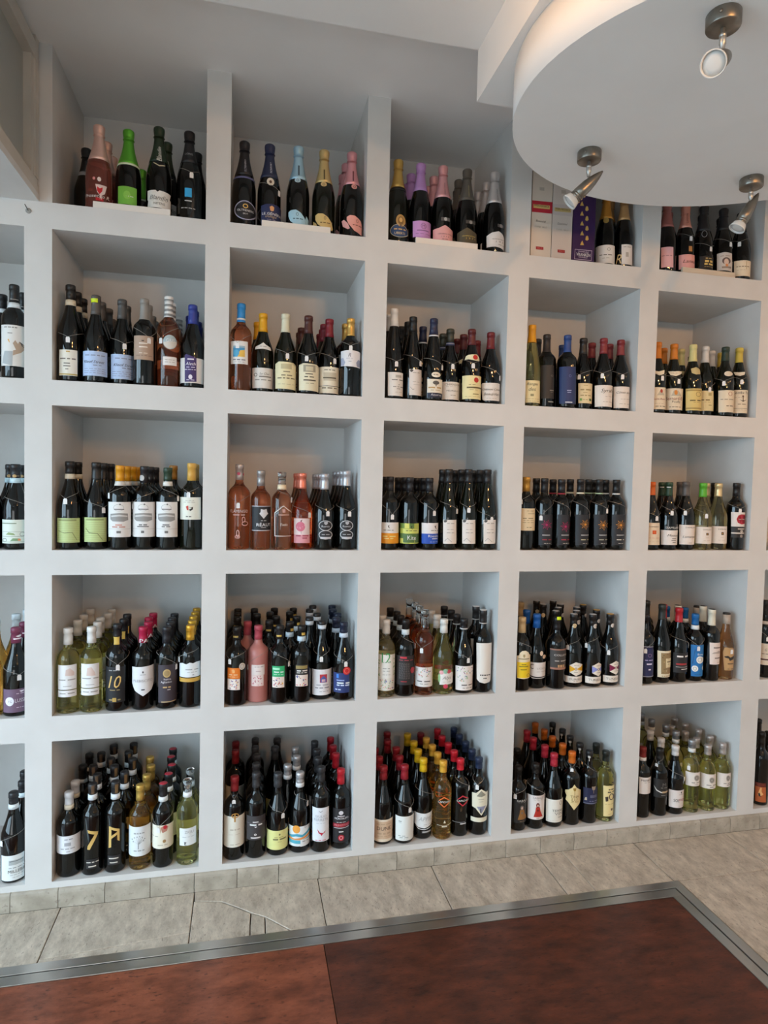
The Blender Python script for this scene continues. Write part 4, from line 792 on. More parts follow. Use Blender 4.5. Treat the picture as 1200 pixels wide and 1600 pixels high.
niche(1, 5, (1005, 510, 6.154), [
 b(155, 160, 'burg', 'green', 'c8761e', 295, 'orange-capped bottle in the corner with red-lettered cream label', ('P', [(120, 420), (165, 430), (215, 412), (212, 455), (170, 470), (125, 450)], 'd8ccb4'), ('R', 108, 585, 226, 796, 'd4c6ae'), ('p', [(145, 662), (175, 615), (188, 610), (215, 660)], 'b0a894'), ('e', 188, 620, 12, 18, 'a03a28'), ('t', 165, 697, 105, 'Saint-Rom', '8a3a2a'), dash(165, 740, 80, 'b0a088', 3, 4), dash(175, 768, 90, '6a5c4a', 3, 7), tag=(195, 497), rear=((200, 215),)),
 b(315, 172, 'burg', 'green', 'c8761e', 300, 'orange-capped bottle with crest and red script on cream', ('P', [(255, 420), (315, 425), (392, 418), (378, 450), (330, 474), (280, 462)], 'd8ccb4'), dash(325, 444, 50, 'a89c84', 2, 5), ('R', 228, 592, 400, 800, 'd4c6ae'), ('p', [(285, 665), (310, 612), (352, 612), (380, 665)], 'b0a894'), ('e', 330, 632, 16, 24, 'c07a34'), ('t', 308, 690, 150, 'Bernard-B', '8a4a34', 'T'), ('t', 330, 725, 75, 'Pouilly', '5a4c3c'), dash(320, 772, 110, '7a6c58', 4, 6), tag=(355, 525)),
 b(475, 183, 'burg', 'green', 'd0c688', 325, 'cream-capped bottle with ornate-bordered yellow label', ('P', [(452, 400), (500, 385), (535, 405), (540, 455), (500, 462), (460, 445)], 'b8a878'), ('R', 402, 597, 553, 808, 'c8b270'), ('r', 408, 606, 548, 622, '9a844a'), ('r', 404, 780, 550, 795, '9a844a'), ('o', 522, 652, 22, 24, 4, '7a6638'), dash(492, 712, 100, '5a4a28', 2, 11), dash(505, 730, 60, '8a7648', 2, 4), rear=((368, 222),)),
 b(532, 285, 'burg', 'green', '2a2c22', None, 'dark-capped bottle in the second line behind the yellow label', H=.295),
 b(648, 190, 'burg', 'green', 'cfcbc6', 327, 'white-capped bottle with cream label and big price tag', ('R', 555, 612, 722, 806, 'd0c294'), ('r', 675, 632, 705, 660, 'a89868'), dash(645, 702, 85, '6a5c38', 2, 11), dash(665, 722, 60, '9a8c60', 2, 4), dash(690, 752, 28, '8a7c50', 1, 6), tag=(685, 600), rear=((690, 245),)),
 b(795, 208, 'burg', 'green', '24352a', 320, 'dark green capped bottle with cream label and red ring', ('E', 820, 452, 40, 26, 'd4c8b4'), ('R', 725, 614, 875, 826, 'd2c4ac'), ('o', 838, 648, 18, 20, 4, '9a5a4a'), dash(805, 702, 120, '9a8c78', 3, 9), dash(830, 765, 60, '6a5c48', 2, 9), tag=(777, 548)),
 b(960, 210, 'burg', 'green', 'c8b048', 330, 'yellow-capped bottle with anchor emblem label', ('P', [(905, 425), (960, 432), (1012, 425), (1008, 455), (965, 470), (920, 458)], 'd2c6b0'), ('R', 875, 607, 1040, 832, 'd2c6b0'), ('t', 965, 634, 140, 'Combe Ta', '3a3228'), dash(960, 680, 90, '8a7c68', 3, 3), ('r', 990, 665, 997, 715, '4a3a28'), ('p', [(958, 700), (993, 722), (1025, 700), (993, 712)], '4a3a28'), ('e', 993, 668, 9, 8, '4a3a28'), dash(980, 745, 75, '6a5c48', 2, 6), ('r', 880, 785, 1036, 788, '7a6c58'), dash(960, 802, 130, 'b0a490', 4, 3), tag=(980, 530), rear=((838, 255),)),
])
# -- row three
niche(2, 0, (0, 700, 8.89), [
 b(50, 245, 'burg', 'black', '1f2022', 410, 'black-capped bottle at the picture edge with pale blue neck strip', ('R', -60, 980, 25, 1310, 'cfc2aa'), bands=((415, 478, 'b8d0d8'),), y=.06, nd=1),
 b(218, 228, 'burg', 'black', '242528', 410, 'bottle with pale green-white label of ornamental striped bands', ('R', 38, 997, 345, 1328, 'ccd4ca'), ('r', 38, 1042, 230, 1055, '7a8a72'), ('r', 45, 1162, 345, 1166, '8a948a'), ('p', [(85, 1205), (120, 1172), (190, 1185), (215, 1212)], '8aa070'), ('o', 310, 1200, 35, 30, 5, '5a6258'), ('r', 40, 1228, 345, 1233, '8a948a'), ('p', [(140, 1295), (180, 1255), (270, 1258), (290, 1290)], '7a9a74'), ('e', 268, 1275, 22, 16, 'd08a60'), ('o', 72, 1280, 28, 24, 5, '4a5450'), ('r', 40, 1305, 345, 1309, '8a948a'), ('e', 205, 390, 26, 22, 'b09060'), dash(275, 388, 100, '8a7a60', 2, 10), bands=((418, 488, 'b4ccd4'),), tag=(352, 830), rear=((140, 0), (320, 0))),
])
niche(2, 1, (75, 700, 4.8), [
 b(173, 103, 'burg', 'black', '1d1c1c', 190, 'bottle with cream neck strip and pale green square label', ('R', 78, 527, 245, 710, 'b4c286'), dash(155, 542, 130, '8a9660', 1, 14), [('r', 82, y, 240, y + 2, '93a068') for y in range(562, 705, 14)], ('p', [(90, 620), (130, 636), (190, 632), (225, 692), (222, 694), (188, 636), (130, 640), (90, 624)], '6a7448'), bands=((194, 232, 'd0c6b0'),), tag=(140, 400), rear=((222, 0),)),
 b(352, 110, 'burg', 'black', '232222', 235, 'black-capped bottle with pale green label, second from left', ('R', 263, 523, 427, 707, 'b4c286'), dash(340, 538, 130, '8a9660', 1, 14), [('r', 267, y, 423, y + 2, '93a068') for y in range(558, 702, 14)], ('p', [(275, 600), (300, 635), (360, 640), (398, 690), (395, 692), (358, 644), (298, 640), (272, 604)], '6a7448'), tag=(403, 468), rear=((420, 0), (485, 0))),
 b(547, 135, 'bord', 'black', 'd8941a', 248, 'orange-capped bottle with white landscape label', ('R', 460, 405, 625, 668, 'd4d2d0'), ('e', 545, 423, 6, 6, '5a5856'), ('o', 535, 448, 38, 26, 2, '8a8886'), dash(538, 460, 75, '6a6866', 1, 8), ('p', [(475, 495), (540, 488), (602, 492), (605, 540), (570, 552), (490, 550), (475, 535)], '8a8886'), ('p', [(480, 508), (540, 500), (600, 508), (600, 518), (540, 512), (480, 520)], 'c0bebc'), dash(535, 577, 50, 'c08a7a', 1, 9), dash(535, 592, 95, 'b07a6c', 2, 8), ('r', 463, 606, 620, 608, 'a8a6a4'), dash(535, 630, 32, '6a6866', 1, 18), bands=((250, 283, 'd4d0c8'),), tag=(467, 360), R=.039, rear=((585, 0), (625, 0), (668, 0))),
 b(727, 140, 'bord', 'black', '222124', 262, 'black-capped bottle with white landscape label, centre of three', ('R', 638, 405, 803, 668, 'd4d2d0'), ('e', 725, 423, 6, 6, '5a5856'), ('o', 715, 448, 38, 26, 2, '8a8886'), dash(718, 460, 75, '6a6866', 1, 8), ('p', [(653, 495), (718, 488), (780, 492), (783, 540), (748, 552), (668, 550), (653, 535)], '8a8886'), ('p', [(658, 508), (718, 500), (778, 508), (778, 518), (718, 512), (658, 520)], 'c0bebc'), dash(715, 577, 60, '6a6866', 2, 9), dash(715, 590, 85, '6a6866', 1, 8), ('r', 641, 606, 800, 608, 'a8a6a4'), dash(712, 630, 22, '6a6866', 1, 18), ('E', 708, 225, 16, 22, 'a8a4a0'), tag=(642, 440), R=.039, rear=((765, 0), (800, 0))),
 b(910, 150, 'bord', 'black', '2a4030', 245, 'dark green capped bottle with white landscape label', ('R', 825, 405, 980, 668, 'd4d2d0'), ('e', 905, 423, 6, 6, '5a5856'), ('o', 898, 448, 36, 26, 2, '8a8886'), dash(900, 460, 70, '6a6866', 1, 8), ('p', [(838, 495), (900, 488), (960, 492), (962, 540), (930, 552), (852, 550), (838, 535)], '8a8886'), ('p', [(842, 508), (900, 500), (956, 508), (956, 518), (900, 512), (842, 520)], 'c0bebc'), dash(895, 577, 50, '6a6866', 1, 9), dash(895, 590, 62, '6a6866', 2, 8), ('r', 828, 606, 976, 608, 'a8a6a4'), dash(898, 630, 26, '6a6866', 1, 18), bands=((252, 286, 'd4d0c8'),), tag=(985, 378), R=.039),
 b(977, 135, 'bord', 'black', '9a6a28', None, 'brown-yellow capped bottle in the second line near the corner', y=.16),
 b(1085, 117, 'bord', 'green', 'd2a048', 245, 'yellow-capped bottle with high white label and red-black squiggle', ('R', 1000, 370, 1152, 538, 'd4d4c8'), dash(1070, 395, 65, 'a8a69c', 3, 4), dash(1068, 408, 85, 'a8a69c', 3, 4), ('p', [(1042, 440), (1060, 432), (1062, 468), (1050, 466)], 'b83a2a'), ('p', [(1060, 440), (1080, 448), (1095, 440), (1093, 462), (1072, 474), (1066, 460), (1084, 454)], '2a2826'), dash(1062, 515, 40, '6a6860', 2, 9), R=.040, tag=(1062, 352), rear=((1120, 0), (1140, 0))),
])
niche(2, 2, (340, 700, 5), [
 b(175, 128, 'bord', 'rose', 'ma89e9a', 250, 'rosé bottle with silver cap and printed pink flamingos', ('t', 170, 495, 130, 'FLAMINGO', 'd8c8c4', 'T'), dash(170, 524, 90, 'c8a8a0', 2, 8), ('o', 205, 560, 14, 22, 5, 'd8a8a0'), ('o', 215, 592, 24, 18, 5, 'd8a8a0'), ('o', 160, 670, 12, 30, 5, 'd8b0a8'), ('o', 158, 695, 20, 14, 5, 'd8a8a0'), ('e', 168, 200, 12, 12, 'c0506a'), ('e', 205, 205, 8, 10, 'c0506a'), R=.041, tag=(163, 450)),
 b(333, 178, 'bord', 'rose', 'm908c8a', 297, 'rosé bottle with grey cap and black label with silver shield', ('R', 262, 455, 415, 643, '1a1a1e'), ('r', 262, 452, 415, 458, 'a8a4a8'), ('r', 262, 640, 415, 647, 'a8a4a8'), ('p', [(330, 475), (352, 482), (374, 475), (378, 500), (386, 512), (374, 525), (352, 552), (332, 528), (318, 512), (328, 500)], 'c8c8cc'), dash(351, 567, 40, 'b0b0b4', 2, 5), ('t', 348, 596, 102, 'R\u00c9AUT', 'dcdce0'), dash(350, 620, 40, '9a9a9e', 1, 5)),
 b(497, 190, 'bord', 'pink', 'clear', 285, 'rosé bottle with clear stopper, cream band and outlined label', [('p', q_, 'd8ccc4') for q_ in ([(438, 685), (575, 685), (575, 690), (438, 690)], [(438, 505), (443, 505), (443, 688), (438, 688)], [(570, 505), (575, 505), (575, 688), (570, 688)], [(438, 505), (470, 480), (490, 462), (494, 466), (472, 486), (442, 510)], [(571, 510), (542, 486), (520, 466), (524, 462), (545, 480), (575, 505)], [(490, 460), (510, 450), (524, 462), (522, 467), (510, 456), (492, 466)])], ('r', 500, 476, 522, 504, 'b89088'), dash(510, 522, 85, 'c09a8c', 1, 8), ('t', 510, 598, 55, 'Tadle', 'e4dcd4', 'i'), bands=((286, 325, 'dcc8a8'),), tag=(575, 405)),
 b(688, 198, 'burg', 'rose', 'mc87460', 320, 'rosé bottle with copper cap and pink ball label', ('R', 622, 552, 743, 745, 'd8c4c4'), ('r', 622, 680, 743, 745, 'cf8f98'), ('e', 672, 616, 36, 38, 'c46a80'), ('p', [(636, 612), (672, 622), (708, 600), (708, 608), (672, 634), (638, 624)], 'dca0ac'), ('p', [(670, 572), (688, 560), (680, 580)], '6a2a34'), ('r', 676, 654, 679, 672, '9a8a88'), dash(685, 688, 95, 'a0485c', 2, 11), dash(705, 706, 36, 'a0485c', 1, 10), tag=(740, 525), rear=((650, 0), (625, 0))),
 b(850, 205, 'burg', 'black', 'ma8a8ac', 325, 'black bottle with silver cap and figure-eight label, left of pair', ('E', 855, 606, 52, 40, '202024'), ('o', 855, 606, 52, 40, 5, 'b8b8bc'), ('E', 855, 678, 52, 36, '202024'), ('o', 855, 678, 52, 36, 5, 'b8b8bc'), ('p', [(845, 575), (872, 575), (872, 592), (858, 602), (845, 592)], 'a8a8ac'), ('t', 856, 612, 60, 'Romio', 'c8c8cc'), dash(856, 676, 60, '9a9a9e', 2, 6), ('r', 815, 694, 896, 710, 'b8b8bc'), tag=(872, 512), rear=((815, 0), (793, 0), (770, 0))),
 b(1013, 180, 'burg', 'black', 'ma8a8ac', 297, 'black bottle with silver cap and figure-eight label by the wall', ('E', 1012, 606, 50, 40, '202024'), ('o', 1012, 606, 50, 40, 5, 'b8b8bc'), ('E', 1012, 678, 50, 36, '202024'), ('o', 1012, 678, 50, 36, 5, 'b8b8bc'), ('p', [(1004, 575), (1030, 575), (1030, 592), (1017, 602), (1004, 592)], 'a8a8ac'), ('t', 1013, 612, 58, 'Romio', 'c8c8cc'), dash(1013, 676, 60, '9a9a9e', 2, 6), ('r', 975, 694, 1052, 710, 'b8b8bc'), tag=(1034, 515), rear=((977, 0), (950, 0), (925, 0))),
])
mtn = lambda u, v: ('p', [(u, v), (u + 26, v - 25), (u + 62, v + 8), (u + 60, v + 10), (u + 26, v - 21), (u + 2, v + 3)], '8a8480')
def alp(u0, u1): return [('R', u0, 571, u1, 780, 'd4cdc6'), ('p', [(u0 + 4, 580), (u0 + 18, 570), (u0 + 38, 576), (u0 + 28, 592), (u0 + 12, 596)], '4a4644'), dash((u0 + u1) / 2 + 8, 602, 60, '8a847e', 2, 5), dash((u0 + u1) / 2 + 5, 655, 55, 'a09a94', 2, 4), dash((u0 + u1) / 2 + 5, 684, 60, '9a948e', 2, 5), mtn(u0 + 12, 755)]
def flat(l):
    o = []
    for q in l: o.extend(q) if isinstance(q, list) else o.append(q)
    return o
niche(2, 3, (585, 710, 5.581), [
 b(145, 197, 'bord', 'black', '201f22', 320, 'black-capped bottle with white and orange label', ('R', 65, 594, 215, 778, 'd4d0cc'), ('r', 65, 687, 215, 778, 'd48a14'), ('p', [(124, 622), (138, 618), (134, 632), (142, 645), (130, 640)], '2a2826'), dash(130, 661, 85, '6a6662', 3, 6), dash(135, 715, 110, 'e8c880', 2, 9), dash(130, 734, 80, 'e8c880', 2, 7), tag=(162, 545), R=.0385, rear=((90, 0),)),
 b(310, 203, 'bord', 'black', '201f22', 322, 'black-capped bottle with green patchwork label', ('R', 222, 602, 387, 780, '8a9a3c'), [('r', 222 + 41 * i, 602 + 44 * j, 222 + 41 * i + 41, 602 + 44 * j + 44, ('6a8438', 'a8b04a', '55743a', 'c8c860')[(i * 3 + j * 5 + i * j) % 4]) for i in range(4) for j in range(4)], ('r', 250, 652, 387, 690, 'c4c868'), ('r', 250, 692, 387, 770, '4a6838'), ('p', [(316, 628), (330, 622), (325, 640), (334, 655), (322, 648)], '2a2826'), dash(320, 666, 90, '5a6030', 3, 6), ('t', 322, 727, 70, 'Kite', 'f0f0e8', 'T'), R=.0385, rear=((240, 0), (215, 0))),
 b(482, 208, 'bord', 'black', '201f22', 326, 'black-capped bottle with white and blue label', ('R', 413, 599, 563, 780, 'd4d0d0'), ('r', 413, 692, 563, 780, '1d49a8'), ('p', [(524, 625), (538, 620), (533, 636), (541, 650), (529, 644)], '2a2826'), dash(528, 664, 68, '6a6662', 3, 6), ('t', 515, 716, 90, 'Riesling', 'e0e4f0'), dash(525, 736, 45, 'c0c8e0', 1, 8), dash(520, 764, 70, '9aa8d0', 3, 4), tag=(520, 513), R=.0385, rear=((418, 0), (365, 0))),
 b(648, 130, 'flute', 'green', '211f1f', 250, 'tall black-capped bottle with white mountain label, left of three', *flat(alp(595, 708)), tag=(711, 495), rear=((592, 0), (710, 0))),
 b(832, 133, 'flute', 'green', '211f1f', 250, 'tall black-capped bottle with white mountain label, middle of three', *flat(alp(775, 887)), tag=(832, 487), rear=((768, 0), (870, 0))),
 b(995, 135, 'flute', 'green', '211f1f', 250, 'tall black-capped bottle with white mountain label, right of three', *flat(alp(958, 1063)), tag=(1027, 567), rear=((920, 0),)),
])
def star_label(u0, u1, su, sv, col, tc): return [('R', u0, 505, u1, 792, '1e2127')] + starburst(su, sv, 46, col) + dash(su - 5, 697, 70, 'a8a8a8', 1, 8) + dash(su, 740, 80, tc, 2, 8) + dash(su + 5, 775, 60, 'a8a49c', 3, 5)
niche(2, 4, (800, 720, 6), [
 b(138, 155, 'bord', 'black', 'mb0843a', 288, 'gold-capped bottle with high cream label in the left corner', ('R', 80, 447, 213, 655, 'd2bf9c'), dash(170, 470, 60, '9a8a68', 2, 7), dash(180, 495, 60, 'b8a684', 1, 10), dash(150, 540, 95, '8a7a5c', 2, 9), dash(155, 560, 95, 'a89674', 3, 6), dash(150, 580, 100, '9a8a68', 3, 5), dash(160, 625, 45, '7a6a4c', 2, 6), R=.0385, tag=(90, 385)),
 b(310, 165, 'bord', 'black', '1c1c1e', 295, 'black bottle with magenta starburst label and hanging tag', *star_label(252, 382, 327, 600, 'a01c5c', 'a03040'), tag=(276, 537), rear=((232, 0),)),
 b(465, 178, 'bord', 'black', '1c1a1c', 300, 'black bottle with magenta starburst label and red neck ring', *star_label(425, 545, 500, 617, 'a81c58', 'b03044'), bands=((303, 316, '8a2030'),), tag=(555, 500), rear=((385, 0),)),
 b(645, 175, 'bord', 'black', '1c1b1c', 293, 'black bottle with gold starburst label, left of three', *star_label(595, 722, 687, 597, 'd08a30', 'b8b090'), bands=((296, 311, 'd0c8b0'),), tag=(730, 520), R=.0385, rear=((548, 0),)),
 b(823, 178, 'bord', 'black', '1c1c1c', 300, 'black bottle with gold starburst label, middle of three', *star_label(770, 895, 858, 603, 'd08a30', 'a8a898'), bands=((302, 313, 'a8c0a0'),), tag=(888, 470), R=.0385, rear=((720, 0), (770, 0))),
 b(980, 180, 'bord', 'black', '1c1c1c', 302, 'black bottle with gold starburst label, right of three', *star_label(935, 1058, 1020, 603, 'd08a30', 'd0ccc0'), bands=((305, 318, 'd4d0cc'),), tag=(1075, 468), R=.0385, rear=((888, 0),)),
])
niche(2, 5, (1000, 730, 6), [
 b(120, 140, 'burg', 'black', 'd4641a', 262, 'orange-capped bottle with cream label and orange square', ('R', 80, 522, 190, 730, 'd2c0a8'), ('t', 138, 558, 85, 'DAMILANO', '5a4c3c'), ('r', 125, 594, 160, 628, 'c2481a'), ('r', 132, 605, 152, 612, 'd87a40'), dash(138, 665, 90, 'c0907a', 3, 4), dash(138, 700, 90, 'b8a690', 3, 3), tag=(163, 480), rear=((187, 0),)),
 b(268, 143, 'burg', 'black', '22422e', 270, 'dark green capped bottle with white capitals above white label', ('t', 296, 568, 118, 'DAMILANO', 'dcd8d4', 'T'), ('R', 190, 592, 350, 730, 'd4ccc6'), ('t', 300, 640, 100, 'Moscato', '4a4440', 'i'), dash(312, 670, 36, '5a544e', 1, 5), dash(308, 687, 40, '5a544e', 1, 5), dash(312, 705, 28, '5a544e', 1, 5), dash(265, 187, 36, 'c8c8c8', 1, 8), tag=(292, 430), rear=((310, 0),)),
 b(420, 137, 'burg', 'black', '5a5450', 270, 'grey-capped bottle with white script label', ('R', 352, 542, 512, 726, 'd4cac2'), ('t', 455, 566, 85, 'DAMILANO', '6a625a'), ('t', 442, 653, 115, 'Lunamaro', '55504a', 'i'), dash(455, 710, 28, '8a827a', 1, 5), tag=(409, 430), rear=((360, 0),)),
 b(590, 150, 'burg', 'straw', '58a82e', 280, 'white wine bottle with bright green cap and white label', ('R', 515, 560, 666, 718, 'd4cac0'), ('t', 623, 586, 72, 'DAMILANO', '5a5048'), ('r', 615, 616, 636, 638, '2a2018'), ('r', 621, 622, 630, 632, 'a87a30'), dash(625, 660, 30, 'b8aa9c', 1, 4), dash(620, 688, 60, 'c0b2a4', 2, 4), tag=(616, 458), rear=((472, 0),)),
 b(747, 152, 'burg', 'straw', 'mc8b488', 275, 'white wine bottle with pale gold cap and white label', ('R', 668, 556, 822, 718, 'd4cac0'), ('t', 777, 582, 72, 'DAMILANO', '5a5048'), ('r', 770, 610, 792, 636, '2a2018'), ('r', 776, 617, 786, 629, 'a87a30'), dash(778, 658, 30, 'b8aa9c', 1, 4), dash(772, 686, 60, 'c0b2a4', 2, 4), rear=((635, 0),)),
 b(785, 150, 'bord', 'black', '1c1a1a', None, 'black-capped bottle behind the pale gold capped white wine', y=.15),
 b(892, 150, 'bord', 'black', '1c1918', 270, 'black bottle with white label and red crescent ring', ('R', 838, 422, 970, 557, 'd2cac4'), ('p', [(968, 445), (935, 440), (905, 452), (888, 487), (900, 520), (935, 536), (966, 528), (966, 518), (935, 522), (910, 510), (900, 487), (912, 462), (938, 452), (968, 456)], 'a02030'), dash(935, 487, 55, 'a89e94', 1, 6), ('R', 838, 560, 970, 612, '221f1e'), dash(930, 578, 60, 'b8b0a8', 1, 9), ('e', 935, 600, 13, 12, 'a8a098'), ('R', 838, 612, 970, 624, 'c8c0b8'), ('R', 838, 626, 970, 660, '221f1e'), ('e', 932, 645, 12, 15, '8a8078'), tag=(920, 410)),
])
niche(2, 6, (1170, 640, 6.667), [
 b(345, 690, 'burg', 'black', '1c1c1c', 860, 'bottle with cream and black striped label at the right picture edge', ('R', 180, 1115, 470, 1378, 'cdb888'), ('r', 180, 1230, 470, 1262, '1a1a1a'), ('r', 180, 1290, 470, 1335, '1a1a1a'), dash(330, 1312, 200, 'd8d0c0', 2, 26)),
])
# -- row four
niche(3, 0, (0, 940, 8), [
 b(2, 272, 'burg', 'amber', 'd4dce0', 480, 'golden white wine with white cap cut by the picture edge', ('R', -120, 1080, 32, 1365, 'c8ad88'), bands=((480, 500, 'd0c8b0'),), rear=((88, 215), (165, 170), (262, 130))),
 b(198, 325, 'burg', 'black', '74324c', 545, 'plum-capped bottle with purple label and white disc', ('R', 45, 1097, 305, 1388, '685268'), ('p', [(240, 1122), (300, 1118), (296, 1134), (262, 1140)], 'd8d0d8'), dash(250, 1155, 95, 'b8a8b8', 2, 10), ('e', 122, 1248, 52, 56, 'd4d4da'), ('t', 128, 1246, 40, 'I C', '5a4a60'), ('t', 245, 1240, 115, 'LUSSI', 'd8d4dc', 'T'), dash(250, 1328, 90, 'c0b4c4', 3, 8), ('p', [(195, 455), (235, 440), (265, 448), (250, 466), (220, 468)], 'e0d8dc'), dash(215, 488, 90, 'd8c8d0', 1, 16), tag=(238, 953), rear=((290, 262),)),
])
niche(3, 1, (70, 930, 4.615), [
 b(163, 238, 'bord', 'lime', 'dcdcd8', 370, 'white wine bottle with white cap and two-part label, leftmost', ('R', 90, 505, 222, 682, 'd6d6d6'), ('p', [(140, 582), (145, 540), (175, 528), (205, 560), (205, 585)], 'ccb8b0'), dash(155, 612, 115, '9a9896', 2, 8), dash(155, 658, 60, 'a8a6a4', 1, 5), ('R', 90, 688, 222, 735, 'd6d6d6'), dash(155, 710, 105, '9a9896', 2, 8), rear=((235, 180), (270, 145), (325, 105))),
 b(332, 228, 'bord', 'lime', 'dcdcd8', 358, 'white wine bottle with white cap and two-part label, second', ('R', 258, 495, 385, 668, 'd6d6d6'), ('p', [(295, 580), (300, 525), (330, 518), (355, 560), (360, 582)], 'ccb8b0'), dash(322, 600, 115, '9a9896', 2, 8), dash(320, 645, 60, 'a8a6a4', 1, 5), ('R', 258, 674, 385, 722, 'd6d6d6'), dash(322, 697, 105, '9a9896', 2, 8), rear=((375, 195), (407, 165), (440, 140), (475, 110))),
 b(525, 208, 'bord', 'black', '1d1c1e', 312, 'black bottle with gold numeral on matte black label', ('r', 498, 312, 538, 368, 'c0a04a'), ('R', 441, 517, 577, 773, '15161a'), dash(503, 543, 78, '8a8a8c', 3, 7), ('t', 505, 625, 88, '10', 'd2ae66', 'iT'), dash(505, 684, 70, '9a865a', 2, 6), dash(505, 754, 80, '8a7a50', 3, 10), ('r', 488, 740, 515, 768, 'b09048'), tag=(526, 520), R=.0400, rear=((567, 175), (595, 138))),
 b(710, 228, 'bord', 'black', 'ac1c44', 355, 'crimson-capped bottle with white shield label', ('t', 714, 341, 52, 'PAI', 'f0e8ea'), ('P', [(632, 640), (650, 688), (708, 728), (768, 690), (785, 640), (785, 512), (708, 516), (632, 520)], 'd4d4d6'), ('e', 708, 556, 6, 8, '5a5a5e'), dash(708, 575, 40, '8a8a8e', 1, 4), ('t', 708, 618, 130, 'PLEBISCITO', '9a9a9e'), dash(708, 682, 25, '3a3a3e', 1, 9), R=.0385, rear=((743, 195), (755, 168), (775, 140))),
 b(880, 228, 'bord', 'black', '252529', 360, 'dark-capped bottle with charcoal label and gold seal', ('R', 820, 503, 953, 775, '39323a'), ('e', 880, 564, 28, 30, 'b8a06a'), ('e', 880, 564, 20, 22, '9a845a'), ('t', 884, 607, 50, 'Irpinia', 'd8d4d8'), ('t', 876, 628, 76, 'Aglianico', 'd8d4d8'), dash(880, 664, 56, 'b89a6a', 2, 10), dash(895, 682, 22, 'b8b0b0', 1, 6), ('r', 840, 766, 942, 772, 'b8a078'), tag=(953, 528), R=.0375, rear=((905, 198), (918, 170), (935, 143))),
 b(1050, 217, 'bord', 'black', 'mc08e2c', 337, 'gold-capped bottle with scalloped white label and gold band', ('P', [(973, 592), (1120, 592), (1120, 488), (1095, 484), (1070, 492), (1045, 486), (1020, 498), (995, 490), (973, 498)], 'd2d6d8'), dash(1060, 537, 90, '8a8e90', 2, 6), dash(1062, 556, 70, 'a8acae', 3, 4), dash(1070, 576, 12, '6a6e70', 1, 6), ('R', 973, 598, 1120, 626, 'bc9440'), R=.0385, tag=(968, 470), rear=((1060, 188), (1070, 160), (1078, 125), (1093, 100))),
])
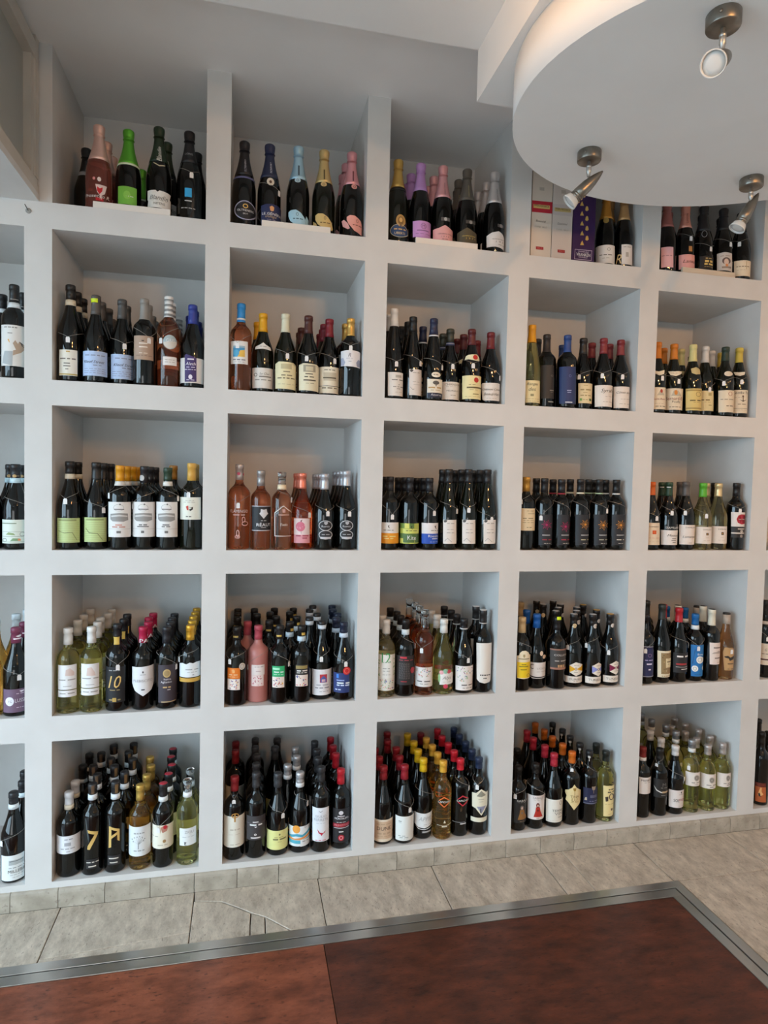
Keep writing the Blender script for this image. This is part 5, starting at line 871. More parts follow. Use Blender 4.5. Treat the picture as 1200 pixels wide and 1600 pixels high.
niche(3, 2, (340, 930, 5.217), [
 b(158, 255, 'bord', 'black', '1c1b1b', 378, 'black bottle with orange and patterned label, medal at neck', ('R', 82, 590, 182, 678, 'd06f1a'), ('p', [(115, 605), (128, 600), (140, 610), (138, 630), (122, 632)], 'e0a060'), dash(128, 645, 70, 'f0c8a0', 2, 6), dash(128, 662, 80, 'e8b080', 3, 4), ('R', 82, 680, 180, 768, 'd8ccc4'), mosaic(82, 680, 180, 768), ('E', 198, 580, 24, 28, 'c8c4be'), ('o', 198, 580, 15, 18, 3, '8a8680'), dash(148, 348, 36, 'a8904a', 1, 14), tag=(102, 538), R=.0395, rear=((158, 190), (158, 150), (160, 122))),
 b(342, 255, 'bord', 'frost', 'b04a56', 385, 'frosted pink bottle with rose cap and patterned white label', ('R', 285, 578, 390, 662, 'd8ccc8'), dash(345, 595, 70, 'a89898', 3, 6), dash(340, 632, 40, 'b8a0a0', 1, 6), ('R', 285, 663, 382, 752, 'dcc8c4'), mosaic(285, 663, 382, 752, ('c06a78', 'b0505e', 'd09aa0', '8a3a4a')), tag=(255, 605), R=.0405, rear=((337, 218),)),
 b(325, 150, 'bord', 'black', '1a1a1a', None, 'plain black bottle standing behind the frosted pink ones', H=.298, rear=((327, 118),)),
 b(522, 245, 'bord', 'black', '1f1e1e', 365, 'black bottle with emerald green and patterned label', ('R', 460, 574, 558, 660, '2aa066'), dash(492, 596, 55, '9ad8b8', 1, 16), dash(512, 622, 75, 'e0f0e4', 2, 7), dash(510, 642, 75, 'b8e0c8', 3, 4), ('R', 460, 661, 556, 748, 'd8ccc4'), mosaic(460, 661, 556, 748), dash(515, 340, 34, 'c0a04a', 1, 14), tag=(590, 565), R=.0395, rear=((518, 212), (495, 178), (485, 142), (486, 112))),
 b(697, 245, 'bord', 'black', '1f1e1e', 345, 'black bottle with blue-white neck strip and black patterned label', ('R', 650, 562, 745, 645, '242222'), ('r', 650, 570, 742, 596, '8a7a48'), dash(700, 612, 82, 'd8d4d0', 2, 10), dash(698, 628, 80, 'c8c4c0', 3, 7), ('R', 648, 646, 745, 738, 'd8ccc4'), mosaic(648, 646, 745, 738), dash(708, 325, 24, 'c0a04a', 1, 22), bands=((346, 385, 'b8ccd8'),), R=.0395, rear=((683, 202), (662, 168), (650, 142), (650, 112))),
 b(868, 218, 'burg', 'black', '222021', 262, 'bottle with white label and small red-blue chapel picture', ('R', 788, 615, 950, 825, 'd6d4d6'), ('r', 850, 655, 908, 722, 'b0303a'), ('p', [(855, 720), (855, 690), (880, 665), (903, 690), (903, 720)], '4a5a9a'), ('r', 866, 695, 894, 715, 'c8a0a8'), dash(870, 742, 95, 'b0aeb4', 2, 12), dash(868, 765, 110, '7a7880', 3, 8), dash(882, 795, 70, '9a98a0', 3, 5), bands=((264, 298, 'c8d0d8'),), tag=(863, 530), rear=((848, 180), (827, 148), (808, 118), (798, 93))),
 b(1037, 215, 'burg', 'black', '1e2438', 318, 'navy-capped bottle with blue label and red paper seal', ('R', 955, 630, 1080, 790, '26366c'), ('r', 978, 640, 996, 672, '3a7ad0'), dash(1010, 690, 62, '8a9ac8', 1, 10), dash(1032, 712, 100, 'd0d8ec', 2, 12), dash(1030, 730, 100, 'b8c4e0', 3, 10), dash(990, 765, 44, 'b8c4e0', 2, 9), ('E', 1060, 613, 30, 32, 'c01f28'), ('o', 1060, 613, 20, 22, 4, 'e0806a'), bands=((320, 355, 'c0ccd8'),), tag=(1052, 557), rear=((1012, 188), (995, 155), (965, 127), (945, 97))),
])
niche(3, 3, (580, 920, 5.714), [
 b(143, 275, 'bord', 'straw', 'd8d4cc', 415, 'white wine bottle with flowered label and green twelve', ('R', 68, 590, 215, 910, 'd4d4cc'), ('r', 90, 590, 190, 800, 'dcdcd6'), floral(70, 800, 213, 905, 30), mosaic(68, 610, 90, 790, ('5a8a4e', '7aa86a', '8a9a5a'))[:8], mosaic(192, 610, 215, 790, ('5a8a4e', '7aa86a', '8a9a5a'))[:8], ('t', 140, 617, 76, '12', '3f9a58', 'T'), dash(140, 658, 72, '8aa890', 3, 6), dash(140, 712, 60, '9a9c98', 2, 6), dash(140, 735, 60, '8a8c88', 2, 5), dash(140, 768, 66, '9a9c98', 3, 5), rear=((95, 238),)),
 b(303, 278, 'bord', 'black', '211e1e', 376, 'bottle with dark text-covered label and red title', ('R', 220, 600, 380, 860, '272323'), dash(283, 617, 58, 'b8303c', 1, 16), dash(305, 640, 120, '9a4048', 3, 7), [q for y in range(668, 810, 9) for q in dash(290, y, 92, '6a6260', 5, 3)], ('e', 357, 730, 16, 28, '9a2a34'), dash(285, 828, 50, '9a3038', 1, 8), bands=((378, 425, 'ccd6da'),), tag=(380, 525), R=.0385, rear=((257, 242), (228, 208), (180, 178))),
 b(490, 187, 'bord', 'rose', 'clear', 370, 'rosé bottle with clear tall stopper and wildflower label', ('R', 400, 702, 550, 876, 'd6d0cc'), floral(404, 706, 546, 800, 24), dash(475, 827, 110, '5a5450', 2, 9), dash(478, 850, 75, '8a847e', 2, 6), tag=(458, 552), rear=((445, 165), (405, 130), (355, 100))),
 b(647, 270, 'burg', 'lime', 'dcdad4', 410, 'white wine bottle with flower wreath label and white cap', ('P', [(607, 858), (728, 852), (730, 760), (690, 748), (640, 752), (606, 770)], 'd8d6d2'), ('E', 660, 738, 22, 22, '8ab8a0'), ('E', 625, 748, 20, 18, 'd49aa0'), ('E', 690, 742, 18, 18, 'b83a4a'), ('E', 605, 800, 10, 40, '8ab07a'), ('E', 660, 872, 20, 20, 'c8405a'), ('t', 668, 800, 72, 'Alys', '8a8886', 'i'), dash(670, 833, 70, 'b0aeaa', 2, 4), rear=((597, 235), (545, 203))),
 b(828, 265, 'burg', 'black', '1d1c1e', 370, 'black bottle with black cap and wildflower label', ('R', 752, 692, 917, 908, 'd8d2ce'), floral(756, 696, 912, 840, 30), dash(850, 860, 90, '5a5450', 2, 9), dash(852, 886, 75, '8a847e', 3, 6), bands=((366, 378, 'a8a8a8'),), tag=(863, 640), rear=((778, 230), (722, 197), (668, 165))),
 b(1000, 188, 'bord', 'black', '201e1e', 318, 'black bottle with tall blank white round-bottomed label', ('P', [(940, 812), (965, 836), (1008, 845), (1050, 838), (1078, 815), (1080, 490), (1008, 486), (938, 490)], 'd6d0c8'), dash(1012, 772, 85, '4a4642', 5, 11), dash(1013, 800, 28, '4a4642', 2, 11), top='dcdad6', bands=((316, 325, 'a8a4a0'),), rear=((945, 168),)),
])
def tun(cu, cv, su0, su1, sv, col): return [('P', [(cu, cv - 68), (cu + 62, cv - 35), (cu + 62, cv + 35), (cu, cv + 68), (cu - 62, cv + 35), (cu - 62, cv - 35)][::-1], 'dcd4c8'), ('p', [(cu - 62, cv - 34), (cu - 62, cv + 34), (cu, cv)], col), ('p', [(cu + 62, cv - 34), (cu, cv), (cu + 62, cv + 34)], col), ('o', cu, cv, 10, 14, 4, '8a7a6a'), dash(cu + 5, cv - 35, 45, '9a9086', 2, 5), dash(cu, cv + 32, 36, '9a9086', 1, 5), ('R', su0, sv, su1, sv + 64, 'd8d0c6'), ('t', (su0 + su1) / 2 + 10, sv + 29, 125, 'TUNELLA', '6a6258'), dash((su0 + su1) / 2 + 14, sv + 48, 45, 'a89e94', 2, 4)]
niche(3, 4, (795, 920, 6.316), [
 b(128, 278, 'bord', 'black', 'c8ae82', 445, 'cream-capped bottle with yellow crown-shaped label', ('P', [(75, 880), (140, 886), (210, 880), (210, 660), (195, 650), (185, 625), (160, 608), (125, 612), (105, 630), (95, 655), (75, 662)], 'd8ccb0'), ('r', 77, 722, 209, 876, 'dcba1a'), ('p', [(135, 645), (155, 645), (155, 668), (145, 678), (135, 668)], 'a09068'), dash(140, 690, 105, '8a7e60', 1, 9), dash(142, 745, 45, '8a7a20', 1, 9), dash(140, 764, 85, '8a7a20', 1, 10), dash(140, 795, 60, '8a7a20', 1, 10), ('o', 182, 853, 13, 16, 3, '6a5c14'), tag=(228, 620), rear=((128, 135),)),
 b(300, 255, 'burg', 'black', '1c5aa4', 410, 'royal blue capped bottle with white swoosh-bottomed label', ('P', [(215, 850), (240, 872), (290, 880), (385, 878), (385, 740), (215, 738)], 'd2ccc8'), ('t', 248, 780, 34, 'C', '4a4440', 'T'), ('t', 335, 797, 72, 'LIGHT', 'a49c96'), dash(335, 830, 80, 'b8b0aa', 2, 5), ('p', [(218, 865), (250, 888), (300, 890), (378, 886), (378, 892), (300, 897), (248, 896)], 'c8c2be'), ('E', 343, 648, 15, 24, 'd0b8a0'), ('E', 368, 684, 15, 20, 'c8b098'), rear=((212, 222),)),
 b(470, 280, 'bord', 'black', '1b191a', 420, 'black bottle with grey copper-edged label and neon sticker', ('R', 400, 592, 557, 795, '383330'), ('r', 400, 592, 557, 606, '8a6252'), ('r', 400, 776, 557, 795, '9a6a56'), ('t', 497, 652, 112, 'COLLOVE', 'd4d0cc'), dash(500, 710, 108, 'a8a29c', 2, 9), dash(505, 760, 60, 'b08a60', 3, 26), ('S', 468, 286, 506, 318, 'c0e018'), R=.0400),
 b(632, 250, 'burg', 'black', '1d1a19', 380, 'bottle with yellow bow-tie hexagon label', *flat(tun(650, 797, 547, 722, 870, 'd4a010')), ('E', 637, 383, 19, 22, 'd0b890'), ('o', 637, 383, 10, 12, 3, '8a7a5a'), top='b8b8ba', tag=(575, 590), rear=((548, 222), (465, 188), (387, 160), (297, 130))),
 b(815, 250, 'burg', 'black', '1d1a19', 380, 'bottle with lilac bow-tie hexagon label', *flat(tun(868, 797, 738, 905, 870, '848cc8')), ('E', 836, 383, 17, 22, 'd0c8c0'), ('o', 836, 383, 9, 11, 3, '8a8078'), top='b8b8ba', tag=(722, 570), rear=((737, 220), (632, 185), (550, 158), (470, 130))),
 b(983, 248, 'burg', 'black', '1d1a19', 375, 'bottle with burgundy bow-tie hexagon label and gold-topped cap', *flat(tun(1038, 784, 910, 1077, 862, '741440')), ('E', 1003, 378, 15, 20, 'd0c8c0'), top='c89a48', tag=(966, 633), rear=((857, 208), (727, 160))),
])
niche(3, 5, (995, 920, 5.854), [
 b(95, 235, 'bord', 'black', '1f1f28', 305, 'bottle with navy label in thin silver frame, left corner', ('R', 65, 540, 158, 805, '20244c'), ('r', 65, 528, 158, 536, '8a8a98'), ('r', 65, 800, 158, 808, '8a8a98'), ('o', 128, 612, 16, 16, 3, '9a7aa0'), dash(118, 655, 70, 'a8a0c8', 2, 8), dash(122, 690, 45, 'd0c8e0', 1, 12), dash(125, 740, 20, 'd0c8e0', 1, 12), R=.0375, tag=(88, 570), rear=((88, 150), (82, 110))),
 b(228, 143, 'burg', 'black', '2a2f2d', 298, 'tall dark-capped bottle with cream label and brown mosaic panel', ('R', 182, 572, 320, 812, 'd4cab0'), ('r', 215, 590, 312, 782, '8a7450'), mosaic(217, 592, 310, 780, ('6a5838', 'a8946a', '5a4a30', 'b8a880')), ('r', 258, 640, 310, 725, 'd0c4a0'), dash(285, 672, 36, '6a5c40', 1, 10), dash(265, 800, 90, '8a7c60', 5, 7), rear=((170, 118),)),
 b(388, 175, 'burg', 'black', 'b01e28', 320, 'bright red capped bottle with black label and red lettering', ('R', 330, 590, 465, 770, '201e1f'), dash(420, 622, 108, 'd8d4d0', 2, 14), dash(405, 692, 92, '9a2c30', 1, 16), ('r', 355, 716, 465, 720, 'b8b4b0'), dash(435, 738, 60, 'c8c4c0', 1, 8), tag=(475, 527), rear=((280, 148),)),
 b(552, 230, 'bord', 'black', '1b64a4', 345, 'blue-capped bottle with blue label and white doodled discs', ('R', 508, 517, 628, 803, '1c6aaa'), ('t', 592, 602, 42, 'Etna', 'e0ecf4'), ('e', 590, 652, 32, 33, 'dcdcd8'), ('o', 590, 652, 18, 20, 3, '6a6a6a'), ('e', 545, 732, 30, 28, 'dcdcd8'), ('o', 545, 732, 16, 16, 3, '6a6a6a'), ('e', 622, 732, 14, 26, 'dcdcd8'), ('p', [(545, 560), (552, 555), (535, 640), (528, 690), (522, 688)], '144a7a'), dash(570, 785, 50, '144a7a', 3, 5), bands=((348, 385, 'd0d4d4'),), R=.0375, tag=(577, 548), rear=((445, 200), (332, 175))),
 b(687, 185, 'bord', 'black', 'd8d0bc', 345, 'cream wax-capped bottle with pinkish animal-drawing label', ('R', 650, 492, 770, 690, 'd4c6be'), dash(725, 538, 75, '7a6c66', 1, 12), ('p', [(668, 595), (690, 578), (720, 575), (735, 565), (758, 580), (765, 598), (740, 592), (715, 590), (690, 592)], 'a89a92'), dash(728, 632, 60, '7a6c66', 1, 11), dash(738, 672, 30, 'a89a92', 1, 5), top='17181c', R=.0375, rear=((575, 190), (465, 165))),
 b(818, 218, 'burg', 'peach', '2a2420', 240, 'peach-coloured crown-capped bottle with kraft paper hang tag', ('P', [(795, 748), (915, 745), (912, 700), (895, 685), (905, 660), (898, 575), (875, 545), (800, 540), (782, 585)], 'b08c5e'), ('p', [(795, 622), (830, 615), (850, 630), (890, 612), (895, 640), (860, 655), (845, 662), (835, 640), (800, 632)], '2a2622'), ('p', [(870, 650), (905, 655), (905, 665), (880, 662)], '2a2622'), dash(850, 688, 48, '6a5438', 1, 12), dash(850, 735, 50, '7a6448', 2, 9), bands=((250, 335, 'a89a8c'),), R=.036, tag=(860, 577), rear=((553, 155),)),
])
niche(3, 6, (1170, 900, 8.89), [
 b(245, 310, 'bord', 'black', '1a1a1a', 560, 'black bottle with cream label and dark stripe, right picture edge', ('R', 160, 945, 330, 1240, 'cdbfac'), ('r', 160, 1155, 330, 1175, '4a2a26'), ('t', 240, 1030, 34, 'G', '6a5c50', 'i'), dash(250, 1088, 140, '8a7c6e', 3, 12), tag=(262, 880), bands=((640, 680, 'b8b0a8'),)),
])
# -- bottom row
niche(4, 0, (0, 1180, 7.27), [
 b(155, 415, 'burg', 'black', '232427', 597, 'black-capped bottle with white strip and building label, picture edge', ('R', 20, 1140, 275, 1425, 'd4dadc'), ('r', 100, 1195, 270, 1250, 'a8b0b2'), ('r', 110, 1205, 260, 1212, '5a6264'), dash(195, 1282, 190, '8a9294', 4, 8), ('t', 185, 1322, 185, 'MILLEBR', '6a7274'), dash(190, 1362, 150, 'a8b0b2', 4, 7), dash(200, 1390, 110, 'a8b0b2', 3, 6), bands=((602, 656, 'd0d8da'),), tag=(25, 1005), rear=((228, 308), (268, 215))),
])
niche(4, 1, (70, 1140, 4.615), [
 b(160, 450, 'bord', 'black', 'd4d8dc', 572, 'white-capped bottle with broad silver-white label, left corner', ('R', 60, 770, 242, 898, 'd2d4d8'), dash(155, 795, 60, '8a8c92', 2, 7), ('r', 125, 818, 172, 842, '9a9ca2'), dash(150, 862, 100, '9a9ca2', 3, 7), dash(152, 882, 28, '9a9ca2', 1, 5), bands=((573, 605, 'cfc8b4'),), R=.0400, rear=((190, 372),)),
 b(322, 388, 'bord', 'black', '2a2a2c', 490, 'black bottle with painted gold arrow mark', ('p', [(283, 722), (360, 745), (358, 762), (300, 865), (282, 862), (285, 838), (335, 760), (290, 745)], 'c8a660'), ('R', 275, 935, 365, 1003, '222224'), dash(320, 957, 88, 'c8c4bc', 3, 7), dash(318, 987, 55, 'c8c4bc', 1, 8), ('r', 312, 425, 332, 485, '5a4430'), bands=((492, 531, 'd0d6da'),), rear=((335, 330), (355, 270), (395, 212), (430, 160), (470, 112))),
 b(283, 240, 'bord', 'black', '1e1e20', None, 'black-capped bottle deep in the corner behind the white cap', H=.300, bands=((1, 2, 'c8ced2'),), rear=((323, 182),)),
 b(502, 370, 'bord', 'black', '2a2a2c', 485, 'black bottle with painted gold rune letter', ('p', [(455, 695), (472, 700), (470, 845), (452, 852)], 'c8a660'), ('p', [(455, 695), (530, 722), (530, 810), (515, 800), (513, 735), (470, 718)], 'c8a660'), ('p', [(470, 765), (515, 738), (530, 748), (470, 785)], 'c8a660'), ('R', 445, 905, 535, 975, '222224'), dash(488, 927, 68, 'c8c4bc', 1, 8), dash(488, 957, 55, 'c8c4bc', 1, 8), ('r', 498, 415, 518, 478, '6a5030'), bands=((487, 525, 'd0d6da'),), rear=((500, 318), (530, 258), (565, 195), (592, 150), (612, 98))),
 b(690, 395, 'bord', 'amber', 'mb8984e', 535, 'amber wine bottle with gold cap and drawn tree label', ('R', 602, 700, 762, 912, 'd2d6d8'), dash(680, 748, 75, '9a9ea0', 4, 9), ('r', 672, 820, 678, 860, '8a8e90'), [('p', [(674, 825), (674 + dx, 800 - abs(dx) * .1 - dy), (676 + dx, 803 - abs(dx) * .1 - dy), (677, 828)], '9a9ea0') for dx, dy in ((-45, 5), (-30, 15), (-15, 22), (0, 25), (15, 22), (30, 15), (45, 5))], [('e', 676 + dx, dy, 4, 4, '8a8e90') for dx, dy in ((-44, 790), (-28, 778), (-10, 772), (8, 770), (26, 778), (44, 792), (-36, 806), (36, 806))], dash(680, 872, 75, '9a9ea0', 3, 8), R=.0385, rear=((720, 335), (742, 270), (757, 205))),
 b(855, 385, 'bord', 'black', '222122', 505, 'bottle with red-topped black cap and wide cream label', ('R', 768, 690, 930, 858, 'd8d2c2'), ('p', [(835, 705), (870, 690), (890, 705), (880, 735), (848, 745)], 'b07a6a'), ('e', 868, 705, 14, 14, 'b01f2c'), ('e', 862, 805, 12, 12, '9a7a50'), dash(795, 770, 45, '9a9488', 2, 5), dash(850, 832, 70, 'b0a898', 2, 6), bands=((507, 541, 'd0d4d4'),), top='b83040', tag=(820, 722), rear=((882, 322), (897, 258), (910, 200), (922, 150))),
 b(1030, 358, 'bord', 'lime', 'clear', 470, 'pale white wine with clear stopper and small white label', ('R', 973, 712, 1090, 836, 'd4d8d8'), ('t', 1040, 740, 62, 'ZIOLI', '9aa0a2'), dash(1035, 775, 85, 'b0b6b8', 3, 4), ('p', [(1005, 808), (1022, 812), (1012, 828), (1028, 834), (1008, 832)], '5a6062'), bands=((476, 512, 'dcdcdc'),), R=.0385, rear=((1050, 285),)),
])
niche(4, 2, (335, 1130, 5.106), [
 b(157, 425, 'bord', 'black', '8c2026', 570, 'dark red capped bottle with ivory label and gold monogram', ('R', 67, 745, 237, 992, 'd4d0c4'), ('r', 152, 722, 164, 790, 'a87a3a'), ('o', 160, 740, 30, 20, 8, 'a87a3a'), dash(158, 852, 75, 'b0a898', 3, 9), dash(155, 890, 90, 'c0b8aa', 2, 4), dash(158, 970, 75, 'a8a092', 2, 5), R=.0385, tag=(150, 640), rear=((185, 215), (157, 150))),
 b(338, 390, 'bord', 'black', '3a3a3c', 540, 'charcoal-capped bottle with charcoal label and white crest', ('R', 262, 740, 407, 930, '383436'), ('r', 262, 795, 407, 798, '6a6668'), dash(332, 787, 45, 'c8c4c4', 1, 8), dash(335, 810, 95, 'e0dcdc', 2, 11), ('p', [(320, 822), (345, 822), (333, 834)], 'c8c4c4'), ('o', 330, 886, 10, 8, 4, 'd8d4d4'), dash(332, 912, 75, 'd0cccc', 1, 10), R=.0385, rear=((335, 320), (340, 250), (343, 185), (327, 122))),
 b(520, 395, 'burg', 'black', '3c3d40', 540, 'grey-capped bottle with lime yellow label', ('R', 430, 858, 608, 1010, 'd2d08a'), ('e', 532, 890, 7, 8, '7a7848'), dash(525, 912, 70, '9a9860', 2, 5), dash(530, 928, 100, '6a6840', 2, 11), dash(532, 948, 30, 'a8a66c', 1, 4), tag=(556, 743), rear=((507, 180), (497, 118))),
 b(703, 390, 'burg', 'black', 'mb0b0b2', 508, 'silver-capped bottle with orange sun and blue waves label', ('R', 617, 828, 775, 985, 'd4d8da'), ('p', [(617, 905), (680, 885), (720, 895), (775, 860), (775, 880), (720, 915), (670, 905), (617, 930)], '3f98b0'), ('p', [(617, 915), (660, 925), (720, 915), (775, 890), (775, 915), (700, 935), (617, 935)], 'd88a48'), ('p', [(617, 935), (700, 938), (775, 920), (775, 940), (705, 940), (705, 965), (617, 962)], '4aa0b4'), ('e', 673, 850, 30, 32, 'e8953c'), ('r', 705, 935, 775, 988, 'd8dadc'), dash(742, 950, 45, '7a7e80', 2, 5), ('o', 745, 840, 8, 10, 3, '9a9ea0'), bands=((509, 541, 'd4d8da'),), tag=(757, 668), rear=((640, 325), (672, 257), (665, 212))),
 b(868, 340, 'bord', 'black', '2c2c2e', 490, 'dark-capped bottle with white label and red bird', ('R', 797, 668, 925, 935, 'd4d6dc'), ('p', [(848, 690), (862, 700), (878, 688), (876, 694), (862, 706), (848, 696)], '8a8c92'), ('t', 862, 735, 85, 'GIULIO', 'a0a4ac'), ('t', 862, 762, 100, 'FERRETI', 'a0a4ac'), dash(862, 790, 70, 'b8bcc4', 3, 4), ('p', [(835, 835), (855, 862), (880, 868), (900, 850), (895, 864), (878, 876), (868, 890), (860, 876), (845, 868)], 'b01f38'), dash(860, 925, 80, 'c06a7a', 3, 6), R=.0380, rear=((842, 280), (825, 222), (812, 158))),
 b(1022, 365, 'bord', 'black', 'b41a26', 515, 'bright red capped bottle with black, white and red label', ('R', 957, 685, 1100, 955, '211f22'), ('e', 1022, 718, 18, 16, 'c8c4c8'), dash(1022, 745, 55, 'c8c4c8', 1, 7), ('t', 1025, 762, 105, 'MONTALERA', 'e0dce0', 'T'), dash(1022, 793, 70, 'c8c4c8', 3, 4), ('r', 960, 802, 1085, 830, '9a1c2a'), ('t', 1022, 816, 105, 'PRIMITIVO', 'd88a90'), ('r', 965, 836, 1080, 840, 'd8d4d8'), dash(1022, 868, 35, 'e0dce0', 1, 7), ('e', 1022, 916, 24, 24, 'a81f2c'), ('o', 1022, 916, 15, 15, 4, 'd8a0a4'), R=.0385, rear=((968, 235), (950, 178), (930, 115))),
])
def capi(cu, col): return [('p', [(cu - 48, 725), (cu, 690), (cu + 48, 725), (cu + 38, 727), (cu, 701), (cu - 38, 727)], col), ('p', [(cu - 48, 745), (cu - 38, 743), (cu, 774), (cu + 38, 743), (cu + 48, 745), (cu, 786)], col), ('t', cu, 736, 100, 'CAPICHERA', 'e8e4dc', 'T')]
niche(4, 3, (575, 1120, 5.581), [
 b(150, 428, 'burg', 'black', '92202a', 580, 'red-capped bottle with sandy beige label, left corner', ('R', 66, 900, 236, 1092, 'd8cbb8'), ('r', 66, 918, 236, 1068, 'c4a88c'), dash(150, 940, 120, 'b0947a', 3, 8), ('t', 150, 977, 115, 'DUNE', '4a342c'), dash(150, 1020, 110, 'b0947a', 3, 14), dash(150, 1045, 110, 'b0947a', 4, 6), rear=((108, 360), (82, 290))),
 b(327, 410, 'burg', 'black', '96202c', 570, 'red-capped bottle with nearly blank white label', ('R', 247, 862, 418, 1072, 'd6d8d4'), dash(287, 905, 24, '6a6c6a', 2, 7), dash(287, 918, 24, 'a8aaa8', 1, 3), dash(300, 1030, 60, '9a9c9a', 2, 5), dash(320, 1044, 75, '9a9c9a', 2, 5), dash(320, 1056, 75, 'b0b2b0', 3, 3), tag=(370, 808), rear=((290, 360), (240, 278), (218, 208), (172, 150))),
 b(503, 370, 'burg', 'black', 'd8ae1c', 520, 'yellow-capped bottle with white round-bottomed label', ('P', [(425, 952), (460, 978), (515, 985), (585, 960), (585, 850), (515, 858), (425, 850)], 'd4d6d6'), ('t', 515, 905, 110, 'APPEL', 'b0b2b4', 'iT'), dash(540, 955, 70, 'b0b2b4', 2, 5), ('p', [(428, 960), (460, 986), (515, 993), (575, 975), (575, 981), (515, 1000), (458, 993)], 'c8caca'), ('R', 485, 1005, 570, 1032, '2a2a2c'), dash(528, 1018, 70, 'a8aaac', 1, 12), tag=(588, 735), rear=((458, 308), (408, 238), (367, 165))),
 b(662, 375, 'bord', 'amber', 'd8a238', 505, 'golden wine bottle with orange-yellow cap and diamond print', *capi(668, 'd86a30'), ('r', 605, 938, 735, 941, 'd8ccb0'), dash(670, 950, 45, 'e0d8c4', 1, 9), ('p', [(662, 920), (672, 895), (682, 920)], 'd8ccb0'), rear=((620, 315), (573, 257), (517, 200))),
 b(822, 367, 'bord', 'black', 'c41f2e', 495, 'scarlet-capped black bottle with red diamond print', *capi(840, 'b8303c'), ('r', 750, 922, 860, 925, '9a9a9c'), dash(842, 937, 48, 'c8c8ca', 1, 9), R=.038, tag=(890, 640), rear=((770, 308), (715, 250), (657, 190), (630, 130))),
 b(493, 142, 'burg', 'black', '8a1c26', None, 'red-capped bottle at the back between yellow and orange caps', H=.300),
 b(967, 352, 'bord', 'black', '232e48', 480, 'navy-capped bottle with ivory diamond label and ivory strip', ('P', [(905, 670), (940, 668), (985, 632), (1025, 665), (1045, 665), (1045, 790), (1025, 800), (985, 862), (935, 800), (905, 790)], 'd8d2bc'), ('p', [(945, 695), (985, 645), (1022, 690), (985, 700)], '8a8878'), ('p', [(945, 785), (1022, 782), (985, 845)], '8a8ca0'), ('r', 975, 800, 985, 840, '4a4a50'), dash(985, 722, 50, 'b8b2a0', 1, 8), dash(985, 742, 34, 'b8b2a0', 1, 5), ('R', 893, 880, 1045, 918, 'd8d2bc'), R=.0385, tag=(950, 615), rear=((912, 285), (863, 230), (817, 170), (760, 118))),
])
def doll(cu, t, bcol, hcol): return [('e', cu, t + 22, 16, 22, hcol), ('p', [(cu - 18, t + 40), (cu + 18, t + 40), (cu + 24, t + 80), (cu + 42, t + 135), (cu - 42, t + 135), (cu - 24, t + 80)], bcol), ('e', cu, t + 25, 8, 12, 'c8a898'), ('p', [(cu - 10, t + 70), (cu, t + 60), (cu + 10, t + 70), (cu, t + 85)], hcol)]
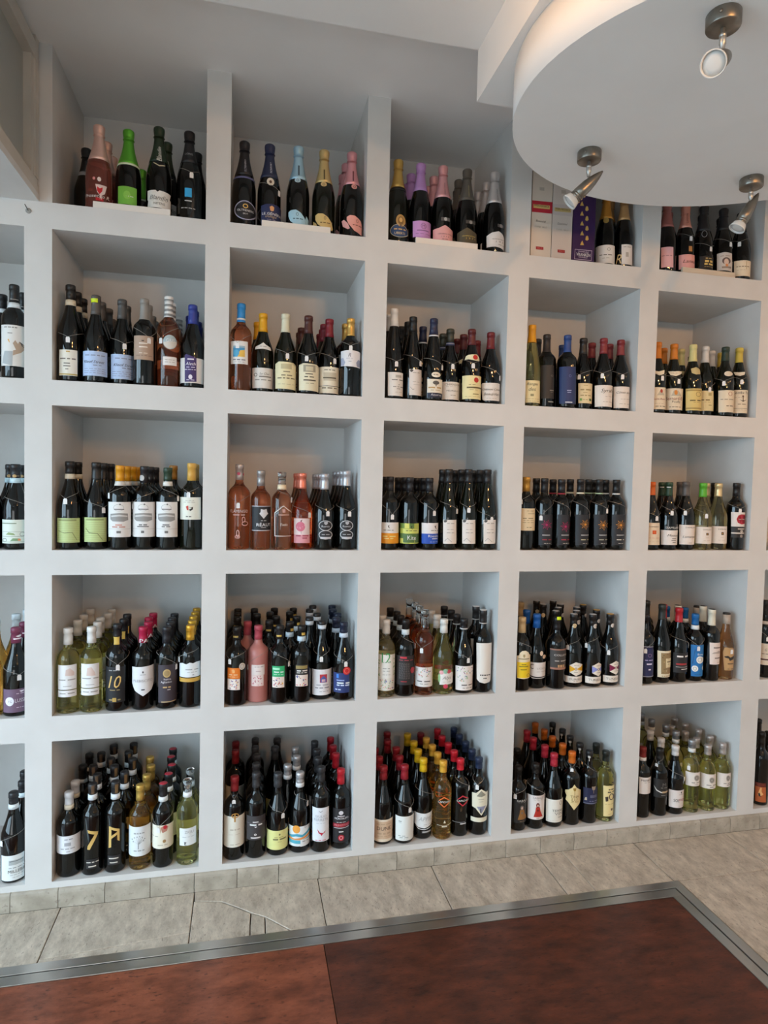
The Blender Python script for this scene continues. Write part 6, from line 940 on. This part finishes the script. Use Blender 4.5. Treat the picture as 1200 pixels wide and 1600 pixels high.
niche(4, 4, (790, 1110, 6.154), [
 b(127, 535, 'bord', 'black', '1a1918', 655, 'black bottle with brown doll figure on black label', ('R', 80, 868, 200, 1085, '1b1918'), ('t', 155, 872, 88, 'SABAGI', 'c8c4be'), dash(160, 890, 70, '8a8680', 3, 4), *doll(158, 918, '8a6030', '6a6462'), dash(155, 1070, 40, '7a6a58', 2, 5), R=.0365, tag=(95, 832), rear=((125, 368),)),
 b(298, 510, 'bord', 'black', '1e1c1b', 640, 'black-capped bottle with red doll figure on white label', ('R', 217, 822, 388, 1052, 'd4ccc8'), ('t', 318, 845, 95, 'SABAGI', '9a928c'), dash(318, 865, 80, 'b8b0aa', 3, 4), *doll(317, 892, 'a82a20', '5a1c18'), dash(315, 1040, 28, '8a827c', 1, 5), R=.0395, tag=(405, 858)),
 b(473, 410, 'burg', 'black', 'b02a3a', 570, 'raspberry-capped bottle with white serif label', ('R', 393, 862, 568, 1078, 'd4d0c6'), ('o', 532, 895, 10, 22, 4, '8a867c'), ('t', 505, 965, 105, 'TERRE S', '6a665c'), ('t', 515, 995, 80, 'VINE', '8a867c'), dash(525, 1030, 35, '9a968c', 1, 6), dash(480, 1062, 150, 'c0bcb2', 4, 3), rear=((400, 340), (305, 280), (233, 215))),
 b(645, 395, 'bord', 'black', 'c8661c', 540, 'orange-capped bottle with ornate cream shield label and goblet', ('P', [(575, 800), (590, 830), (580, 870), (605, 890), (635, 925), (660, 960), (690, 928), (720, 890), (740, 865), (725, 830), (738, 790), (710, 768), (685, 745), (665, 715), (645, 745), (612, 768), (578, 780)], 'd8c694'), ('p', [(652, 752), (682, 752), (678, 778), (660, 778)], '9a7a34'), ('r', 666, 778, 670, 818, '7a5c28'), ('t', 665, 832, 78, 'TINA', '8a6a38'), ('t', 665, 862, 50, 'LU', '8a6a38'), dash(665, 885, 70, 'b09a68', 2, 5), R=.0395, tag=(640, 600), rear=((540, 310), (453, 248), (372, 185), (300, 130))),
 b(815, 385, 'bord', 'black', '201f20', 480, 'black-capped bottle with navy label and grey goblet', ('R', 755, 750, 890, 905, '1c2040'), ('p', [(835, 735), (872, 735), (866, 768), (842, 768)], '8a7a6a'), ('r', 850, 768, 856, 800, '7a6a5c'), dash(850, 830, 60, '55586e', 1, 26), dash(848, 875, 70, '6a6c80', 3, 8), ('p', [(765, 870), (790, 868), (788, 840), (772, 845)], 'b8a890'), ('r', 755, 893, 890, 900, '6a6c7c'), ('r', 800, 462, 822, 485, 'b8b4ac'), ('r', 808, 485, 814, 515, 'b8b4ac'), R=.0385, tag=(895, 640), rear=((713, 310), (627, 248), (550, 182), (457, 122))),
 b(970, 388, 'bord', 'lime', '1f221c', 520, 'yellow-green wine bottle with black cap and cream fresco label', ('R', 942, 728, 1055, 1020, 'd8c890'), dash(1015, 765, 45, '5a5440', 2, 12), dash(1015, 790, 62, '5a5440', 2, 12), ('p', [(960, 835), (990, 830), (988, 875), (965, 880)], '3a342c'), ('o', 1018, 835, 22, 32, 8, '4a4234'), ('r', 1035, 840, 1050, 865, '3a342c'), dash(1000, 905, 80, 'a89868', 3, 4), ('e', 1020, 958, 8, 12, '5a3a28'), dash(1015, 1000, 55, 'b0a070', 2, 4), R=.0375, rear=((873, 318),)),
])
niche(4, 5, (985, 1100, 5.581), [
 b(110, 375, 'bord', 'black', '7c2420', 490, 'red-capped bottle with white strip and white label, left corner', ('R', 76, 645, 182, 788, 'd0c8c2'), ('t', 142, 670, 95, 'MANDRA', '4a443e'), dash(148, 690, 50, 'a8a09a', 2, 5), bands=((491, 520, 'd0ccc8'),), R=.0365),
 b(262, 385, 'bord', 'black', '191817', 520, 'black bottle with thin white swoosh and dark label', ('R', 205, 660, 330, 820, '1f1d1c'), ('p', [(205, 720), (235, 755), (275, 770), (330, 772), (330, 780), (270, 778), (228, 762)], 'c8c4be'), ('r', 280, 765, 325, 780, 'b09878'), ('t', 297, 708, 26, 'M', '7a7672'), dash(296, 735, 55, '7a7672', 2, 6), dash(290, 800, 36, '7a7672', 1, 7), tag=(215, 560)),
 b(393, 360, 'burg', 'black', 'd6d2ce', 480, 'white-capped bottle with red and black jumbled lettering label', ('R', 333, 758, 475, 908, 'd2cac6'), ('r', 438, 770, 446, 785, '4a4440'), dash(442, 795, 40, '9a928c', 1, 4), ('t', 400, 845, 50, 'SOL', '2a2422', 'T'), ('t', 448, 840, 55, 'OGIO', 'a8202c', 'T'), dash(440, 893, 45, 'b0a8a2', 2, 4), tag=(462, 668), rear=((293, 305), (203, 250))),
 b(537, 312, 'bord', 'lime', 'm8a8a8c', 410, 'white wine with grey cap, white strip and floral-emblem label', ('R', 477, 602, 607, 720, 'd4ccc4'), ('e', 575, 650, 22, 26, '9a948c'), ('o', 575, 650, 13, 16, 4, '5a544e'), dash(570, 690, 78, '7a746c', 2, 6), dash(575, 705, 34, '9a948c', 1, 4), bands=((412, 446, 'd0d0cc'),), tag=(508, 567), rear=((388, 230), (297, 178), (190, 133), (118, 95))),
 b(680, 357, 'bord', 'lime', 'ma8a09c', 470, 'white wine with silver cap and emblem label, second from right', ('R', 612, 617, 747, 742, 'd4ccc4'), ('e', 712, 668, 22, 26, '9a948c'), ('o', 712, 668, 13, 16, 4, '5a544e'), dash(705, 712, 78, '7a746c', 2, 6), dash(710, 728, 30, '5a544e', 1, 6), rear=((595, 305), (508, 258), (390, 205))),
 b(803, 343, 'bord', 'lime', 'ma8a09c', 465, 'white wine with silver cap and emblem label, rightmost', ('R', 752, 610, 880, 728, 'd4ccc4'), ('e', 848, 652, 16, 26, '9a948c'), ('o', 848, 652, 10, 16, 4, '5a544e'), dash(842, 697, 65, '7a746c', 2, 6), dash(852, 712, 30, '5a544e', 1, 6), rear=((680, 278), (590, 225), (483, 175), (388, 125))),
])
niche(4, 6, (1150, 1090, 8), [
 b(325, 430, 'bord', 'black', '181614', 620, 'black bottle with orange picture label at the right picture edge', ('R', 238, 1075, 372, 1312, 'a8582c'), ('r', 238, 1075, 372, 1125, '5a2418'), ('t', 310, 1100, 90, 'NOIR', '8a3a24'), ('p', [(270, 1230), (285, 1180), (305, 1130), (322, 1135), (318, 1180), (340, 1215), (310, 1235)], 'd8a468'), ('p', [(275, 1215), (290, 1195), (318, 1240), (285, 1245)], '1c1412'), R=.036, rear=((290, 275),)),
 b(400, 425, 'bord', 'black', '181614', None, 'plain black bottle at the right picture edge behind the orange label', H=.300),
])
